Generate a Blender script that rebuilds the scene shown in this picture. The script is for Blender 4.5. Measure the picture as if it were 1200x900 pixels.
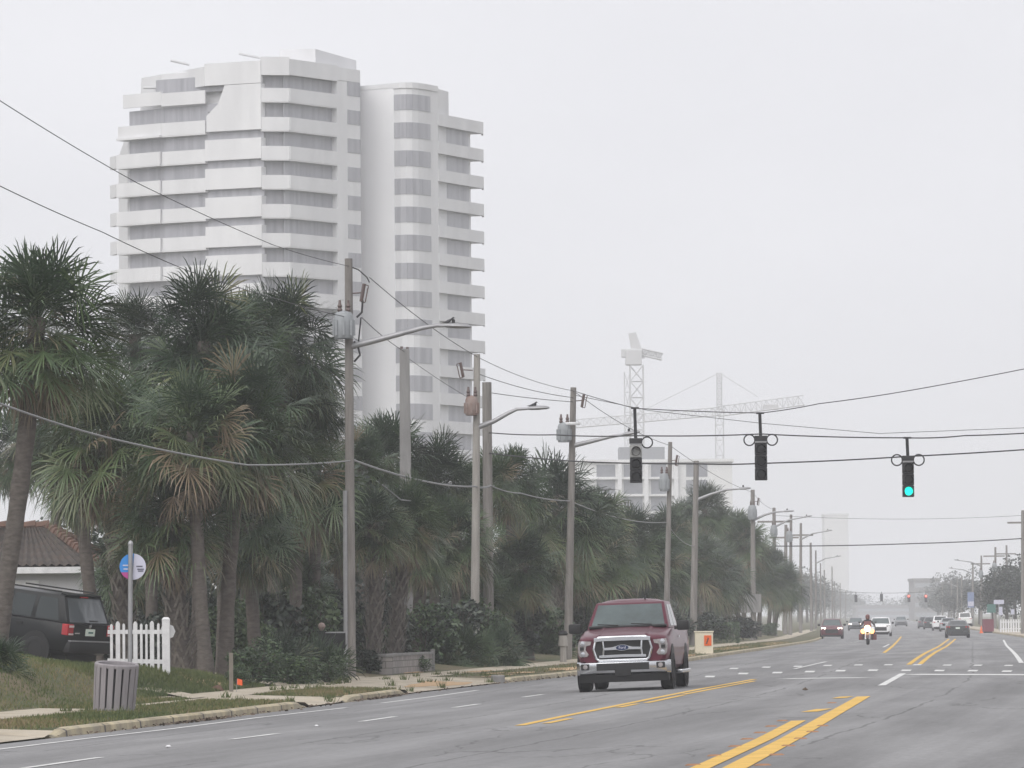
import bpy, bmesh, math, random
import numpy as np
from mathutils import Vector, Matrix
R = math.radians
random.seed(7)
for o in list(bpy.data.objects):
    bpy.data.objects.remove(o)
SC = bpy.context.scene
COL = SC.collection

# ------------------------------------------------------------------ camera
FPX = 6250.0                 # focal length in pixels of the 1200 px wide photograph
CAMZ = 1.64
PITCH = math.atan(273 / FPX)
ROLL = R(0.5)
cam_d = bpy.data.cameras.new('camera')
cam_d.sensor_width = 36.0
cam_d.lens = 36.0 * FPX / 1200
cam_d.clip_start = 1.0
cam_d.clip_end = 20000
cam = bpy.data.objects.new('camera', cam_d)
COL.objects.link(cam)
CM = Matrix.Rotation(math.pi / 2 + PITCH, 4, 'X') @ Matrix.Rotation(-ROLL, 4, 'Z')
CM.translation = (0, 0, CAMZ)
cam.matrix_world = CM
SC.camera = cam
CR = CM.to_3x3()

# ------------------------------------------------------------------ sky and light
SUN_EL, SUN_ROT = 46.0, 205.0
wd = bpy.data.worlds.new('World')
SC.world = wd
wd.use_nodes = True
nt = wd.node_tree
bg = nt.nodes['Background']
sky = nt.nodes.new('ShaderNodeTexSky')
sky.sky_type = 'NISHITA'
sky.sun_disc = False
sky.sun_elevation = R(SUN_EL)
sky.sun_rotation = R(SUN_ROT)
sky.air_density = 1.0
sky.dust_density = 6.0
bw = nt.nodes.new('ShaderNodeRGBToBW')
nt.links.new(sky.outputs[0], bw.inputs[0])
cloud = nt.nodes.new('ShaderNodeMix')           # an even deck of cloud in front of the clear sky
cloud.data_type = 'RGBA'
cloud.inputs[0].default_value = 0.86
nt.links.new(bw.outputs[0], cloud.inputs[6])
cloud.inputs[7].default_value = (6.4, 6.42, 6.75, 1)
wtc = nt.nodes.new('ShaderNodeTexCoord')        # faint structure in the cloud
wmp = nt.nodes.new('ShaderNodeMapping'); wmp.inputs['Scale'].default_value = (1, 1, 2.5)
wno = nt.nodes.new('ShaderNodeTexNoise'); wno.inputs['Scale'].default_value = 7.0; wno.inputs['Detail'].default_value = 5
wrp = nt.nodes.new('ShaderNodeValToRGB')
wrp.color_ramp.elements[0].position = .3; wrp.color_ramp.elements[0].color = (.955, .955, .96, 1)
wrp.color_ramp.elements[1].position = .7; wrp.color_ramp.elements[1].color = (1.03, 1.03, 1.03, 1)
wmu = nt.nodes.new('ShaderNodeMix'); wmu.data_type = 'RGBA'; wmu.blend_type = 'MULTIPLY'; wmu.inputs[0].default_value = 1
nt.links.new(wtc.outputs['Generated'], wmp.inputs[0]); nt.links.new(wmp.outputs[0], wno.inputs['Vector'])
nt.links.new(wno.outputs['Fac'], wrp.inputs[0])
nt.links.new(cloud.outputs[2], wmu.inputs[6]); nt.links.new(wrp.outputs[0], wmu.inputs[7])
nt.links.new(wmu.outputs[2], bg.inputs[0])
bg.inputs[1].default_value = 0.104
sd = bpy.data.lights.new('sun', 'SUN')
sd.energy = 1.5
sd.angle = R(75)
sd.color = (1.0, 0.97, 0.93)
sun = bpy.data.objects.new('sun', sd)
COL.objects.link(sun)
sun.rotation_euler = (R(90 - SUN_EL), 0, R(180 - SUN_ROT))
SC.view_settings.view_transform = 'Standard'
SC.view_settings.look = 'None'
SC.view_settings.gamma = 1
SC.view_settings.use_curve_mapping = False
SC.view_settings.exposure = 0.55
SC.render.engine = 'CYCLES'
SC.cycles.use_denoising = True
SC.cycles.max_bounces = 6
SC.cycles.diffuse_bounces = 3
SC.cycles.glossy_bounces = 3
SC.cycles.volume_bounces = 3
SC.cycles.transparent_max_bounces = 8

# ------------------------------------------------------------------ where things are
def W(px, py, Y):
    """The point at depth Y seen at pixel (px, py) of the 1200x900 photograph."""
    d = CR @ Vector((px - 600, 450 - py, -FPX))
    return Vector((0, 0, CAMZ)) + d * (Y / d.y)

_sl = [(0, .1766), (128, .086), (330, .086), (420, .066), (6000, .066)]
_ys = np.arange(0, 4001)
_sv = np.interp(_ys, [a for a, b in _sl], [b for a, b in _sl])
_xs = np.concatenate([[0], np.cumsum((_sv[1:] + _sv[:-1]) / 2)])
_xs = _xs - _xs[98] - .88
def XC(Y):
    if Y > 4000: return _xs[-1] + (Y - 4000) * .066
    if Y < 0: return _xs[0] + Y * .1766
    return float(np.interp(Y, _ys, _xs))
def SL(Y): return float(np.interp(Y, _ys, _sv))
def sstep(a, b, x):
    t = min(1, max(0, (x - a) / (b - a)))
    return t * t * (3 - 2 * t)
def supe(Y): return .028 * (1 - sstep(150, 300, Y))
def dip(Y): return -.28 * sstep(170, 430, Y)
def RC(Y): return 17.5 if Y < 135 else (17.5 - 4 * sstep(135, 175, Y))
def KU(Y): return float(np.interp(Y, [0, 125, 140, 150, 190, 260, 400, 3000], [-4, -4, -3.4, -2.7, -1.4, -1.3, -2.0, -2.2]))   # left kerb
def SH(Y): return KU(Y) + 4          # how far the kerb has moved in
APRON = [(0, 80), (105.5, 111), (122.5, 140.5), (176, 183)]
def road_z(u, Y):
    return supe(Y) * min(max(u, KU(Y)), 18) + dip(Y)
def apron_f(Y):
    f = 0
    for a, b in APRON:
        f = max(f, sstep(a - .6, a + .6, Y) * (1 - sstep(b - .6, b + .6, Y)))
    return f
def uz(u, Y):
    if u > RC(Y):
        zr = road_z(RC(Y), Y)
        return zr + .13 + .03 * min(6, u - RC(Y) - .2)
    if u >= KU(Y):
        return road_z(u, Y)
    u = u - SH(Y)
    ze = road_z(KU(Y), Y)
    top = ze + .13 + .02 * min(3.3, -4 - u)
    f = apron_f(Y)
    if f > 0 and u > -6.3:
        t = min(1, max(0, (-4 - u) / 2.0))
        top = top * (1 - f) + f * (ze + .012 + (.165 - .012) * t)
    if u < -7.3:
        amp = .5 - .38 * sstep(112, 132, Y)
        top += amp * sstep(0, 1.7, -7.3 - u)
        top += 1.2 * math.exp(-((Y - 102) / 8) ** 2 - ((u + 12.0) / 2.1) ** 2)
        top += .02 * min(30, -7.3 - u)
    return top
def gz(X, Y): return uz(X - XC(Y), Y)
def P(u, Y, dz=0):
    if u < -3.9: u += SH(Y)
    return Vector((XC(Y) + u, Y, uz(u, Y) + dz))
def G(px, py, y0=30, y1=2500):
    """The ground point seen at a pixel."""
    lo, hi = y0, y1
    for _ in range(50):
        m = (lo + hi) / 2
        p = W(px, py, m)
        if p.z > gz(p.x, p.y): lo = m
        else: hi = m
    p = W(px, py, lo)
    p.z = gz(p.x, p.y)
    return p
def B(px, Y, dz=0):
    """The ground point at depth Y under pixel column px."""
    py = 760
    for _ in range(6):
        p = W(px, py, Y)
        p.z = gz(p.x, Y)
        k = FPX / Y
        yh = 723 - math.tan(ROLL) * (px - 600)
        py = yh + (CAMZ - p.z) * k
    p = W(px, py, Y)
    p.z = gz(p.x, Y) + dz
    return p
def KY(Y): return FPX / Y

# ------------------------------------------------------------------ materials
def mat(name, col, rough=.8, var=.0, scale=4.0, bump=0.0, metal=0.0, spec=.4, col2=None, stretch=(1, 1, 1), coat=0.0, detail=5, emit=None, coords='Object', bscale=None):
    m = bpy.data.materials.new(name)
    m.use_nodes = True
    t = m.node_tree
    b = t.nodes['Principled BSDF']
    b.inputs['Roughness'].default_value = rough
    b.inputs['Metallic'].default_value = metal
    b.inputs['Specular IOR Level'].default_value = spec
    b.inputs['Coat Weight'].default_value = coat
    b.inputs['Coat Roughness'].default_value = .06
    c = (*col, 1)
    b.inputs['Base Color'].default_value = c
    if emit:
        b.inputs['Emission Color'].default_value = (*emit[0], 1)
        b.inputs['Emission Strength'].default_value = emit[1]
    if var or col2 or bump:
        tc = t.nodes.new('ShaderNodeTexCoord')
        mp = t.nodes.new('ShaderNodeMapping')
        mp.inputs['Scale'].default_value = stretch
        t.links.new(tc.outputs[coords], mp.inputs[0])
        n = t.nodes.new('ShaderNodeTexNoise')
        n.inputs['Scale'].default_value = scale
        n.inputs['Detail'].default_value = detail
        n.inputs['Roughness'].default_value = .65
        t.links.new(mp.outputs[0], n.inputs['Vector'])
        if var or col2:
            rp = t.nodes.new('ShaderNodeValToRGB')
            rp.color_ramp.elements[0].position = .32
            rp.color_ramp.elements[1].position = .68
            c2 = col2 if col2 else tuple(min(1, x * (1 + var)) for x in col)
            c1 = col if col2 else tuple(x * (1 - var) for x in col)
            rp.color_ramp.elements[0].color = (*c1, 1)
            rp.color_ramp.elements[1].color = (*c2, 1)
            t.links.new(n.outputs['Fac'], rp.inputs[0])
            t.links.new(rp.outputs[0], b.inputs['Base Color'])
        if bump:
            n2 = n
            if bscale:
                n2 = t.nodes.new('ShaderNodeTexNoise')
                n2.inputs['Scale'].default_value = bscale
                n2.inputs['Detail'].default_value = 6
                t.links.new(mp.outputs[0], n2.inputs['Vector'])
            bp = t.nodes.new('ShaderNodeBump')
            bp.inputs['Strength'].default_value = bump
            bp.inputs['Distance'].default_value = .05
            t.links.new(n2.outputs['Fac'], bp.inputs['Height'])
            t.links.new(bp.outputs[0], b.inputs['Normal'])
    return m

def tint_mat(name, stops, rough=.42, spec=.5):
    """Leaf material: the colour of each frond or leaf is picked from a ramp by its own 'tint' value."""
    m = bpy.data.materials.new(name)
    m.use_nodes = True
    t = m.node_tree
    b = t.nodes['Principled BSDF']
    b.inputs['Roughness'].default_value = rough
    b.inputs['Specular IOR Level'].default_value = spec
    a = t.nodes.new('ShaderNodeAttribute')
    a.attribute_name = 'tint'
    oi = t.nodes.new('ShaderNodeObjectInfo')
    ad = t.nodes.new('ShaderNodeMath')
    ad.operation = 'MULTIPLY_ADD'
    ad.inputs[1].default_value = .20
    ad.inputs[2].default_value = -.10
    t.links.new(oi.outputs['Random'], ad.inputs[0])
    scol = t.nodes.new('ShaderNodeSeparateColor')      # each plant's own tone, kept in its object colour (1 = none)
    t.links.new(oi.outputs['Color'], scol.inputs[0])
    tone = t.nodes.new('ShaderNodeMath'); tone.operation = 'SUBTRACT'; tone.inputs[1].default_value = 1.0
    t.links.new(scol.outputs[0], tone.inputs[0])
    ad3 = t.nodes.new('ShaderNodeMath'); ad3.operation = 'ADD'
    t.links.new(tone.outputs[0], ad3.inputs[0]); t.links.new(a.outputs['Fac'], ad3.inputs[1])
    ad2 = t.nodes.new('ShaderNodeMath')
    ad2.operation = 'ADD'
    t.links.new(ad.outputs[0], ad2.inputs[0])
    t.links.new(ad3.outputs[0], ad2.inputs[1])
    rp = t.nodes.new('ShaderNodeValToRGB')
    els = rp.color_ramp.elements
    els[0].position, els[0].color = stops[0][0], (*stops[0][1], 1)
    els[1].position, els[1].color = stops[-1][0], (*stops[-1][1], 1)
    for p, c in stops[1:-1]:
        e = els.new(p)
        e.color = (*c, 1)
    t.links.new(ad2.outputs[0], rp.inputs[0])
    t.links.new(rp.outputs[0], b.inputs['Base Color'])
    return m

M = {}
def asphalt_mat():
    m = mat('asphalt', (.185, .183, .188), .88)
    t = m.node_tree; b = t.nodes['Principled BSDF']
    tc = t.nodes.new('ShaderNodeTexCoord')
    def noise(out, sc, scale, detail=6, rough=.6):
        mp = t.nodes.new('ShaderNodeMapping'); mp.inputs['Scale'].default_value = sc
        t.links.new(tc.outputs[out], mp.inputs[0])
        n = t.nodes.new('ShaderNodeTexNoise'); n.inputs['Scale'].default_value = scale; n.inputs['Detail'].default_value = detail; n.inputs['Roughness'].default_value = rough
        t.links.new(mp.outputs[0], n.inputs['Vector']); return n.outputs['Fac']
    def ramp(fac, a, c0, c, c1):
        r = t.nodes.new('ShaderNodeValToRGB'); r.color_ramp.elements[0].position = a; r.color_ramp.elements[0].color = (*c0, 1)
        r.color_ramp.elements[1].position = c; r.color_ramp.elements[1].color = (*c1, 1); t.links.new(fac, r.inputs[0]); return r.outputs[0]
    def mul(x, y, f=1.0):
        k = t.nodes.new('ShaderNodeMix'); k.data_type = 'RGBA'; k.blend_type = 'MULTIPLY'; k.inputs[0].default_value = f
        t.links.new(x, k.inputs[6]); t.links.new(y, k.inputs[7]); return k.outputs[2]
    streak = ramp(noise('UV', (1.0, .018, 1), 1.6, 8, .7), .34, (.195, .193, .195), .66, (.250, .248, .252))      # tyre wear and old patching along the lanes
    patch = ramp(noise('UV', (.45, .05, 1), 1.0, 3), .40, (.80, .80, .80), .60, (1.06, 1.06, 1.06))
    speck = ramp(noise('UV', (1, .5, 1), 9, 6, .8), .25, (.70, .70, .70), .75, (1.2, 1.2, 1.2))
    c = mul(mul(streak, patch), speck)
    # sealed joints between the lanes and the polished wheel paths
    def mth(op, x, y=None, z=None):
        k = t.nodes.new('ShaderNodeMath'); k.operation = op
        for i_, q in enumerate((x, y, z)):
            if q is None: continue
            if isinstance(q, (int, float)): k.inputs[i_].default_value = q
            else: t.links.new(q, k.inputs[i_])
        return k.outputs[0]
    sep = t.nodes.new('ShaderNodeSeparateXYZ'); t.links.new(tc.outputs['UV'], sep.inputs[0])
    wob = noise('UV', (.3, .15, 1), 2.0, 4)
    uu = mth('MULTIPLY_ADD', wob, .10, mth('MULTIPLY', sep.outputs[0], 1 / 3.65))
    fr = mth('FRACT', uu)
    dist = mth('ABSOLUTE', mth('SUBTRACT', fr, .5))
    joint = mth('LESS_THAN', dist, .0075)
    brk = mth('GREATER_THAN', noise('UV', (.5, .06, 1), 2.0, 5), .44)
    jm = mth('MULTIPLY', joint, brk)
    c = mul(c, ramp(jm, 0.0, (1, 1, 1), 1.0, (.62, .62, .62)))
    wheel_ = mth('COSINE', mth('MULTIPLY', uu, 4 * math.pi))
    c = mul(c, ramp(mth('MULTIPLY_ADD', wheel_, .5, .5), 0.0, (.94, .94, .94), 1.0, (1.04, 1.04, 1.04)))
    vo = t.nodes.new('ShaderNodeTexVoronoi'); vmp = t.nodes.new('ShaderNodeMapping'); vmp.inputs['Scale'].default_value = (.30, .035, 1)
    vo.distance = 'CHEBYCHEV'; vo.inputs['Scale'].default_value = 1.0
    t.links.new(tc.outputs['UV'], vmp.inputs[0]); t.links.new(vmp.outputs[0], vo.inputs['Vector'])
    sv = t.nodes.new('ShaderNodeSeparateColor'); t.links.new(vo.outputs['Color'], sv.inputs[0])
    c = mul(c, ramp(sv.outputs[0], 0.0, (.93, .93, .93), 1.0, (1.05, 1.05, 1.045)))
    ve = t.nodes.new('ShaderNodeTexVoronoi'); ve.feature = 'DISTANCE_TO_EDGE'; ve.inputs['Scale'].default_value = .42
    emp = t.nodes.new('ShaderNodeMapping'); emp.inputs['Scale'].default_value = (1, .22, 1)
    t.links.new(tc.outputs['UV'], emp.inputs[0])
    wrp2 = t.nodes.new('ShaderNodeVectorMath'); wrp2.operation = 'ADD'
    nv = t.nodes.new('ShaderNodeTexNoise'); nv.inputs['Scale'].default_value = 1.2; nv.inputs['Detail'].default_value = 6
    t.links.new(emp.outputs[0], nv.inputs['Vector']); t.links.new(emp.outputs[0], wrp2.inputs[0]); t.links.new(nv.outputs['Color'], wrp2.inputs[1])
    t.links.new(wrp2.outputs[0], ve.inputs['Vector'])
    ck = mth('MULTIPLY', mth('LESS_THAN', ve.outputs['Distance'], .008), mth('GREATER_THAN', noise('UV', (.2, .03, 1), 2.5, 3), .52))
    c = mul(c, ramp(ck, 0.0, (1, 1, 1), 1.0, (.66, .66, .66)))
    t.links.new(c, b.inputs['Base Color'])
    bp = t.nodes.new('ShaderNodeBump'); bp.inputs['Strength'].default_value = .25; bp.inputs['Distance'].default_value = .02
    t.links.new(noise('Object', (1, 1, 1), 30, 6), bp.inputs['Height']); t.links.new(bp.outputs[0], b.inputs['Normal'])
    return m
M['asphalt'] = asphalt_mat()
M['white_paint'] = mat('white_paint', (.44, .44, .43), .7, col2=(.72, .72, .71), scale=3.5)
M['yellow_paint'] = mat('yellow_paint', (.50, .31, .05), .7, col2=(.70, .43, .09), scale=2.5)
M['concrete'] = mat('concrete', (.34, .30, .24), .9, col2=(.48, .425, .34), scale=1.2, bump=.2, bscale=14)
M['kerb'] = mat('kerb_concrete', (.28, .25, .20), .9, col2=(.50, .43, .28), scale=1.6, bump=.3, bscale=12)
M['sand'] = mat('sand', (.36, .26, .16), .95, col2=(.46, .30, .17), scale=1.5)
M['dirt'] = mat('dirt', (.10, .075, .055), .95, var=.3, scale=4, bump=.3)
M['wood_pole'] = mat('wood_pole', (.14, .128, .12), .9, col2=(.25, .235, .22), scale=3, stretch=(3, 3, .25), bump=.3)
M['grey_pole'] = mat('grey_pole', (.24, .225, .205), .9, col2=(.36, .34, .315), scale=3, stretch=(3, 3, .25), bump=.3)
M['conc_pole'] = mat('concrete_pole', (.17, .165, .165), .9, col2=(.25, .245, .24), scale=2, stretch=(2, 2, .3))
M['galv'] = mat('galvanised', (.32, .32, .33), .5, metal=.6, var=.12, scale=3)
M['xfmr'] = mat('transformer_paint', (.27, .285, .30), .5, var=.15, scale=3)
M['xfmr_rust'] = mat('rusty_transformer', (.20, .13, .11), .7, col2=(.30, .25, .23), scale=3)
M['black'] = mat('black_metal', (.018, .018, .02), .5, var=.1)
M['cable'] = mat('cable', (.03, .03, .033), .6, var=.1)
M['greycable'] = mat('grey_cable', (.22, .22, .225), .6, var=.1)
M['porcelain'] = mat('porcelain', (.10, .07, .065), .3, var=.1)
M['white'] = mat('white_vinyl', (.58, .58, .59), .5, col2=(.72, .72, .73), scale=5)
M['bwall'] = mat('tower_wall', (.60, .60, .615), .85, col2=(.70, .70, .715), scale=.35, stretch=(1, 1, .2))
M['bgrey'] = mat('tower_grey_wall', (.72, .72, .74), .85, col2=(.78, .78, .795), scale=.1)
M['bglass'] = mat('tower_glass', (.25, .25, .28), .35, col2=(.40, .40, .43), scale=1.3, stretch=(1, 1, .04), spec=.5)
M['hglass'] = mat('hotel_glass', (.17, .175, .20), .3, col2=(.25, .255, .28), scale=.5)
M['steel'] = mat('crane_steel', (.50, .50, .51), .6, var=.1)
M['trunk'] = mat('palm_trunk', (.07, .06, .054), .95, col2=(.135, .118, .105), scale=5, stretch=(1, 1, 2.5), bump=.8)
M['boots'] = mat('palm_boots', (.10, .088, .075), .9, col2=(.23, .21, .19), scale=4)
M['bark'] = mat('bark', (.07, .06, .05), .95, var=.3, scale=5, bump=.6)
M['palm'] = tint_mat('palm_leaf', [(0, (.009, .020, .010)), (.35, (.028, .056, .022)), (.62, (.075, .112, .042)), (.82, (.115, .120, .055)), (1, (.17, .125, .08))])
M['shrub'] = tint_mat('shrub_leaf', [(0, (.016, .030, .016)), (.5, (.040, .075, .028)), (1, (.085, .125, .045))])
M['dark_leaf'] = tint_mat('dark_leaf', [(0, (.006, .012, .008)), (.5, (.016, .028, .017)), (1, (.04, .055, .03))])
M['grass'] = tint_mat('grass_blade', [(0, (.045, .068, .020)), (.5, (.105, .125, .038)), (.75, (.17, .145, .068)), (1, (.22, .165, .09))], rough=.8)
M['red_paint'] = mat('red_metallic', (.080, .006, .019), .42, var=.08, scale=2, metal=.1, coat=.3, spec=.25)
M['black_paint'] = mat('black_car_paint', (.004, .005, .006), .35, var=.05, coat=.18, spec=.2)
M['white_car'] = mat('white_car_paint', (.72, .72, .72), .3, var=.02, coat=.6)
M['dark_car'] = mat('dark_car_paint', (.020, .024, .024), .25, var=.04, coat=.8)
M['maroon'] = mat('maroon_car_paint', (.085, .010, .018), .35, var=.05, coat=.3)
M['silver_car'] = mat('silver_car_paint', (.34, .35, .37), .3, metal=.4, var=.03, coat=.6)
M['grey_car'] = mat('grey_car_paint', (.10, .105, .115), .3, metal=.3, var=.03, coat=.6)
M['glass'] = mat('car_glass', (.018, .024, .025), .06, var=.08, scale=1.2, spec=.6)
M['windscreen'] = mat('windscreen_glass', (.050, .070, .070), .05, var=.3, scale=2.2, spec=.9)
M['rubber'] = mat('rubber', (.016, .016, .017), .85, var=.1)
M['rim'] = mat('alloy_rim', (.30, .30, .31), .35, metal=.8, var=.05)
M['chrome'] = mat('chrome', (.58, .59, .61), .16, metal=1.0, var=.03)
M['plastic'] = mat('black_plastic', (.010, .010, .011), .6, var=.12)
M['lens'] = mat('headlamp_lens', (.24, .22, .22), .12, var=.3, scale=9, spec=.8)
M['redlens'] = mat('tail_lens', (.34, .010, .016), .15, var=.2, scale=6, spec=.7)
M['whitelens'] = mat('reverse_lens', (.55, .45, .45), .15, var=.1)
M['lit'] = mat('lit_headlamp', (.9, .9, .9), .3, emit=((1.0, .80, .66), 3.5))
M['litbike'] = mat('lit_bike_lamp', (.9, .8, .6), .3, emit=((1.0, .68, .34), 5.5))
M['litaux'] = mat('lit_auxiliary_lamp', (.9, .6, .3), .3, emit=((1.0, .36, .11), 1.9))  # orange halo of the headlamp put into the lamp colour
M['litgreen'] = mat('lit_green_lamp', (.02, .4, .3), .3, emit=((.0, .80, .58), 1.15))
M['litred'] = mat('lit_red_lamp', (.5, .02, .02), .3, emit=((1.0, .12, .08), 2.5))
M['unlit'] = mat('unlit_lamp', (.012, .012, .014), .3, var=.1)
M['sig'] = mat('signal_black', (.016, .016, .018), .6, var=.15)
M['sigpale'] = mat('signal_pale', (.32, .32, .315), .6, var=.1)
M['plate'] = mat('licence_plate', (.60, .66, .60), .5, var=.05, scale=8)
M['blue'] = mat('sign_blue', (.035, .22, .58), .5, var=.04)
M['lav'] = mat('sign_lavender', (.16, .21, .36), .6, var=.05)
M['pink'] = mat('sign_pink', (.40, .06, .24), .5, var=.04)
M['signwhite'] = mat('sign_white', (.50, .50, .60), .5, var=.04)
M['signink'] = mat('sign_ink', (.09, .09, .13), .6, var=.05)
M['signgreen'] = mat('sign_green', (.05, .14, .12), .5, var=.04)
M['signred'] = mat('sign_red', (.15, .028, .045), .6, var=.08)
M['marker'] = mat('marker_orange', (.27, .14, .075), .7, var=.2, scale=9)
M['orange'] = mat('orange_poster', (.72, .12, .02), .6, var=.1, scale=5)
M['orangeflag'] = mat('orange_flag', (.75, .12, .035), .7, var=.08)
M['beige'] = mat('beige_cabinet', (.66, .60, .47), .6, var=.05, scale=2)
M['slat'] = mat('recycled_slat', (.21, .195, .205), .75, col2=(.28, .26, .27), scale=4, stretch=(3, 3, .4))
M['roof_tile'] = mat('mossy_roof_tile', (.042, .040, .037), .9, col2=(.085, .062, .05), scale=2.6, bump=.2)
M['ridge_tile'] = mat('terracotta_tile', (.09, .058, .045), .85, col2=(.155, .085, .062), scale=3)
M['house'] = mat('stucco_white', (.55, .55, .57), .8, var=.05, scale=2)
M['jacket'] = mat('dark_jacket', (.025, .022, .024), .8, var=.15, scale=6)
M['skin'] = mat('skin', (.36, .2, .14), .6, var=.06)
M['helmet'] = mat('helmet_paint', (.12, .022, .018), .3, var=.05, coat=.6)
M['bird'] = mat('bird', (.06, .06, .065), .8, var=.2)
M['hotel'] = mat('hotel_wall', (.66, .66, .66), .85, var=.03, scale=.1)
M['hotelgrey'] = mat('hotel_grey', (.22, .225, .24), .8, var=.08, scale=.1)
M['wire_wood'] = mat('stake_wood', (.19, .17, .145), .9, var=.15)

def add_joints(m, every, width, dark=.55):
    t = m.node_tree; b = t.nodes['Principled BSDF']
    src = b.inputs['Base Color'].links[0].from_socket
    tc = t.nodes.new('ShaderNodeTexCoord'); sp = t.nodes.new('ShaderNodeSeparateXYZ'); t.links.new(tc.outputs['Object'], sp.inputs[0])
    a = t.nodes.new('ShaderNodeMath'); a.operation = 'DIVIDE'; a.inputs[1].default_value = every; t.links.new(sp.outputs[1], a.inputs[0])
    f = t.nodes.new('ShaderNodeMath'); f.operation = 'FRACT'; t.links.new(a.outputs[0], f.inputs[0])
    l = t.nodes.new('ShaderNodeMath'); l.operation = 'LESS_THAN'; l.inputs[1].default_value = width / every; t.links.new(f.outputs[0], l.inputs[0])
    n = t.nodes.new('ShaderNodeTexNoise'); n.inputs['Scale'].default_value = .8; n.inputs['Detail'].default_value = 7; t.links.new(tc.outputs['Object'], n.inputs['Vector'])
    r = t.nodes.new('ShaderNodeValToRGB'); r.color_ramp.elements[0].position = .38; r.color_ramp.elements[0].color = (.78, .75, .70, 1); r.color_ramp.elements[1].position = .55; r.color_ramp.elements[1].color = (1, 1, 1, 1)
    t.links.new(n.outputs['Fac'], r.inputs[0])
    k = t.nodes.new('ShaderNodeMix'); k.data_type = 'RGBA'; k.blend_type = 'MULTIPLY'; k.inputs[0].default_value = .8
    t.links.new(src, k.inputs[6]); t.links.new(r.outputs[0], k.inputs[7])
    j = t.nodes.new('ShaderNodeMix'); j.data_type = 'RGBA'; t.links.new(l.outputs[0], j.inputs[0]); t.links.new(k.outputs[2], j.inputs[6]); j.inputs[7].default_value = (.10, .09, .08, 1)
    t.links.new(j.outputs[2], b.inputs['Base Color'])
add_joints(M['kerb'], 3.0, .12)
add_joints(M['concrete'], 1.8, .06)

# block wall, with courses of joints
def block_mat():
    m = mat('split_face_block', (.22, .205, .195), .95, var=.2)
    t = m.node_tree
    b = t.nodes['Principled BSDF']
    br = t.nodes.new('ShaderNodeTexBrick')
    tc = t.nodes.new('ShaderNodeTexCoord')
    br.inputs['Color1'].default_value = (.22, .205, .20, 1)
    br.inputs['Color2'].default_value = (.30, .28, .265, 1)
    br.inputs['Mortar'].default_value = (.13, .12, .115, 1)
    br.inputs['Scale'].default_value = 1.0
    br.inputs['Mortar Size'].default_value = .012
    br.inputs['Brick Width'].default_value = .4
    br.inputs['Row Height'].default_value = .18
    t.links.new(tc.outputs['UV'], br.inputs['Vector'])
    t.links.new(br.outputs['Color'], b.inputs['Base Color'])
    return m
M['block'] = block_mat()

# ground: grass turf with dry patches
def turf_mat():
    m = bpy.data.materials.new('turf')
    m.use_nodes = True
    t = m.node_tree
    b = t.nodes['Principled BSDF']
    b.inputs['Roughness'].default_value = .95
    tc = t.nodes.new('ShaderNodeTexCoord')
    n1 = t.nodes.new('ShaderNodeTexNoise'); n1.inputs['Scale'].default_value = .35; n1.inputs['Detail'].default_value = 6
    n2 = t.nodes.new('ShaderNodeTexNoise'); n2.inputs['Scale'].default_value = 9; n2.inputs['Detail'].default_value = 6
    t.links.new(tc.outputs['Object'], n1.inputs['Vector'])
    t.links.new(tc.outputs['Object'], n2.inputs['Vector'])
    r1 = t.nodes.new('ShaderNodeValToRGB')
    r1.color_ramp.elements[0].position = .42; r1.color_ramp.elements[0].color = (.085, .10, .035, 1)
    r1.color_ramp.elements[1].position = .62; r1.color_ramp.elements[1].color = (.17, .135, .075, 1)
    t.links.new(n1.outputs['Fac'], r1.inputs[0])
    mx = t.nodes.new('ShaderNodeMix'); mx.data_type = 'RGBA'; mx.blend_type = 'MULTIPLY'; mx.inputs[0].default_value = .6
    t.links.new(r1.outputs[0], mx.inputs[6]); t.links.new(n2.outputs['Fac'], mx.inputs[7])
    t.links.new(mx.outputs[2], b.inputs['Base Color'])
    bp = t.nodes.new('ShaderNodeBump'); bp.inputs['Strength'].default_value = .6; bp.inputs['Distance'].default_value = .05
    t.links.new(n2.outputs['Fac'], bp.inputs['Height']); t.links.new(bp.outputs[0], b.inputs['Normal'])
    return m
M['turf'] = turf_mat()

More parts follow.
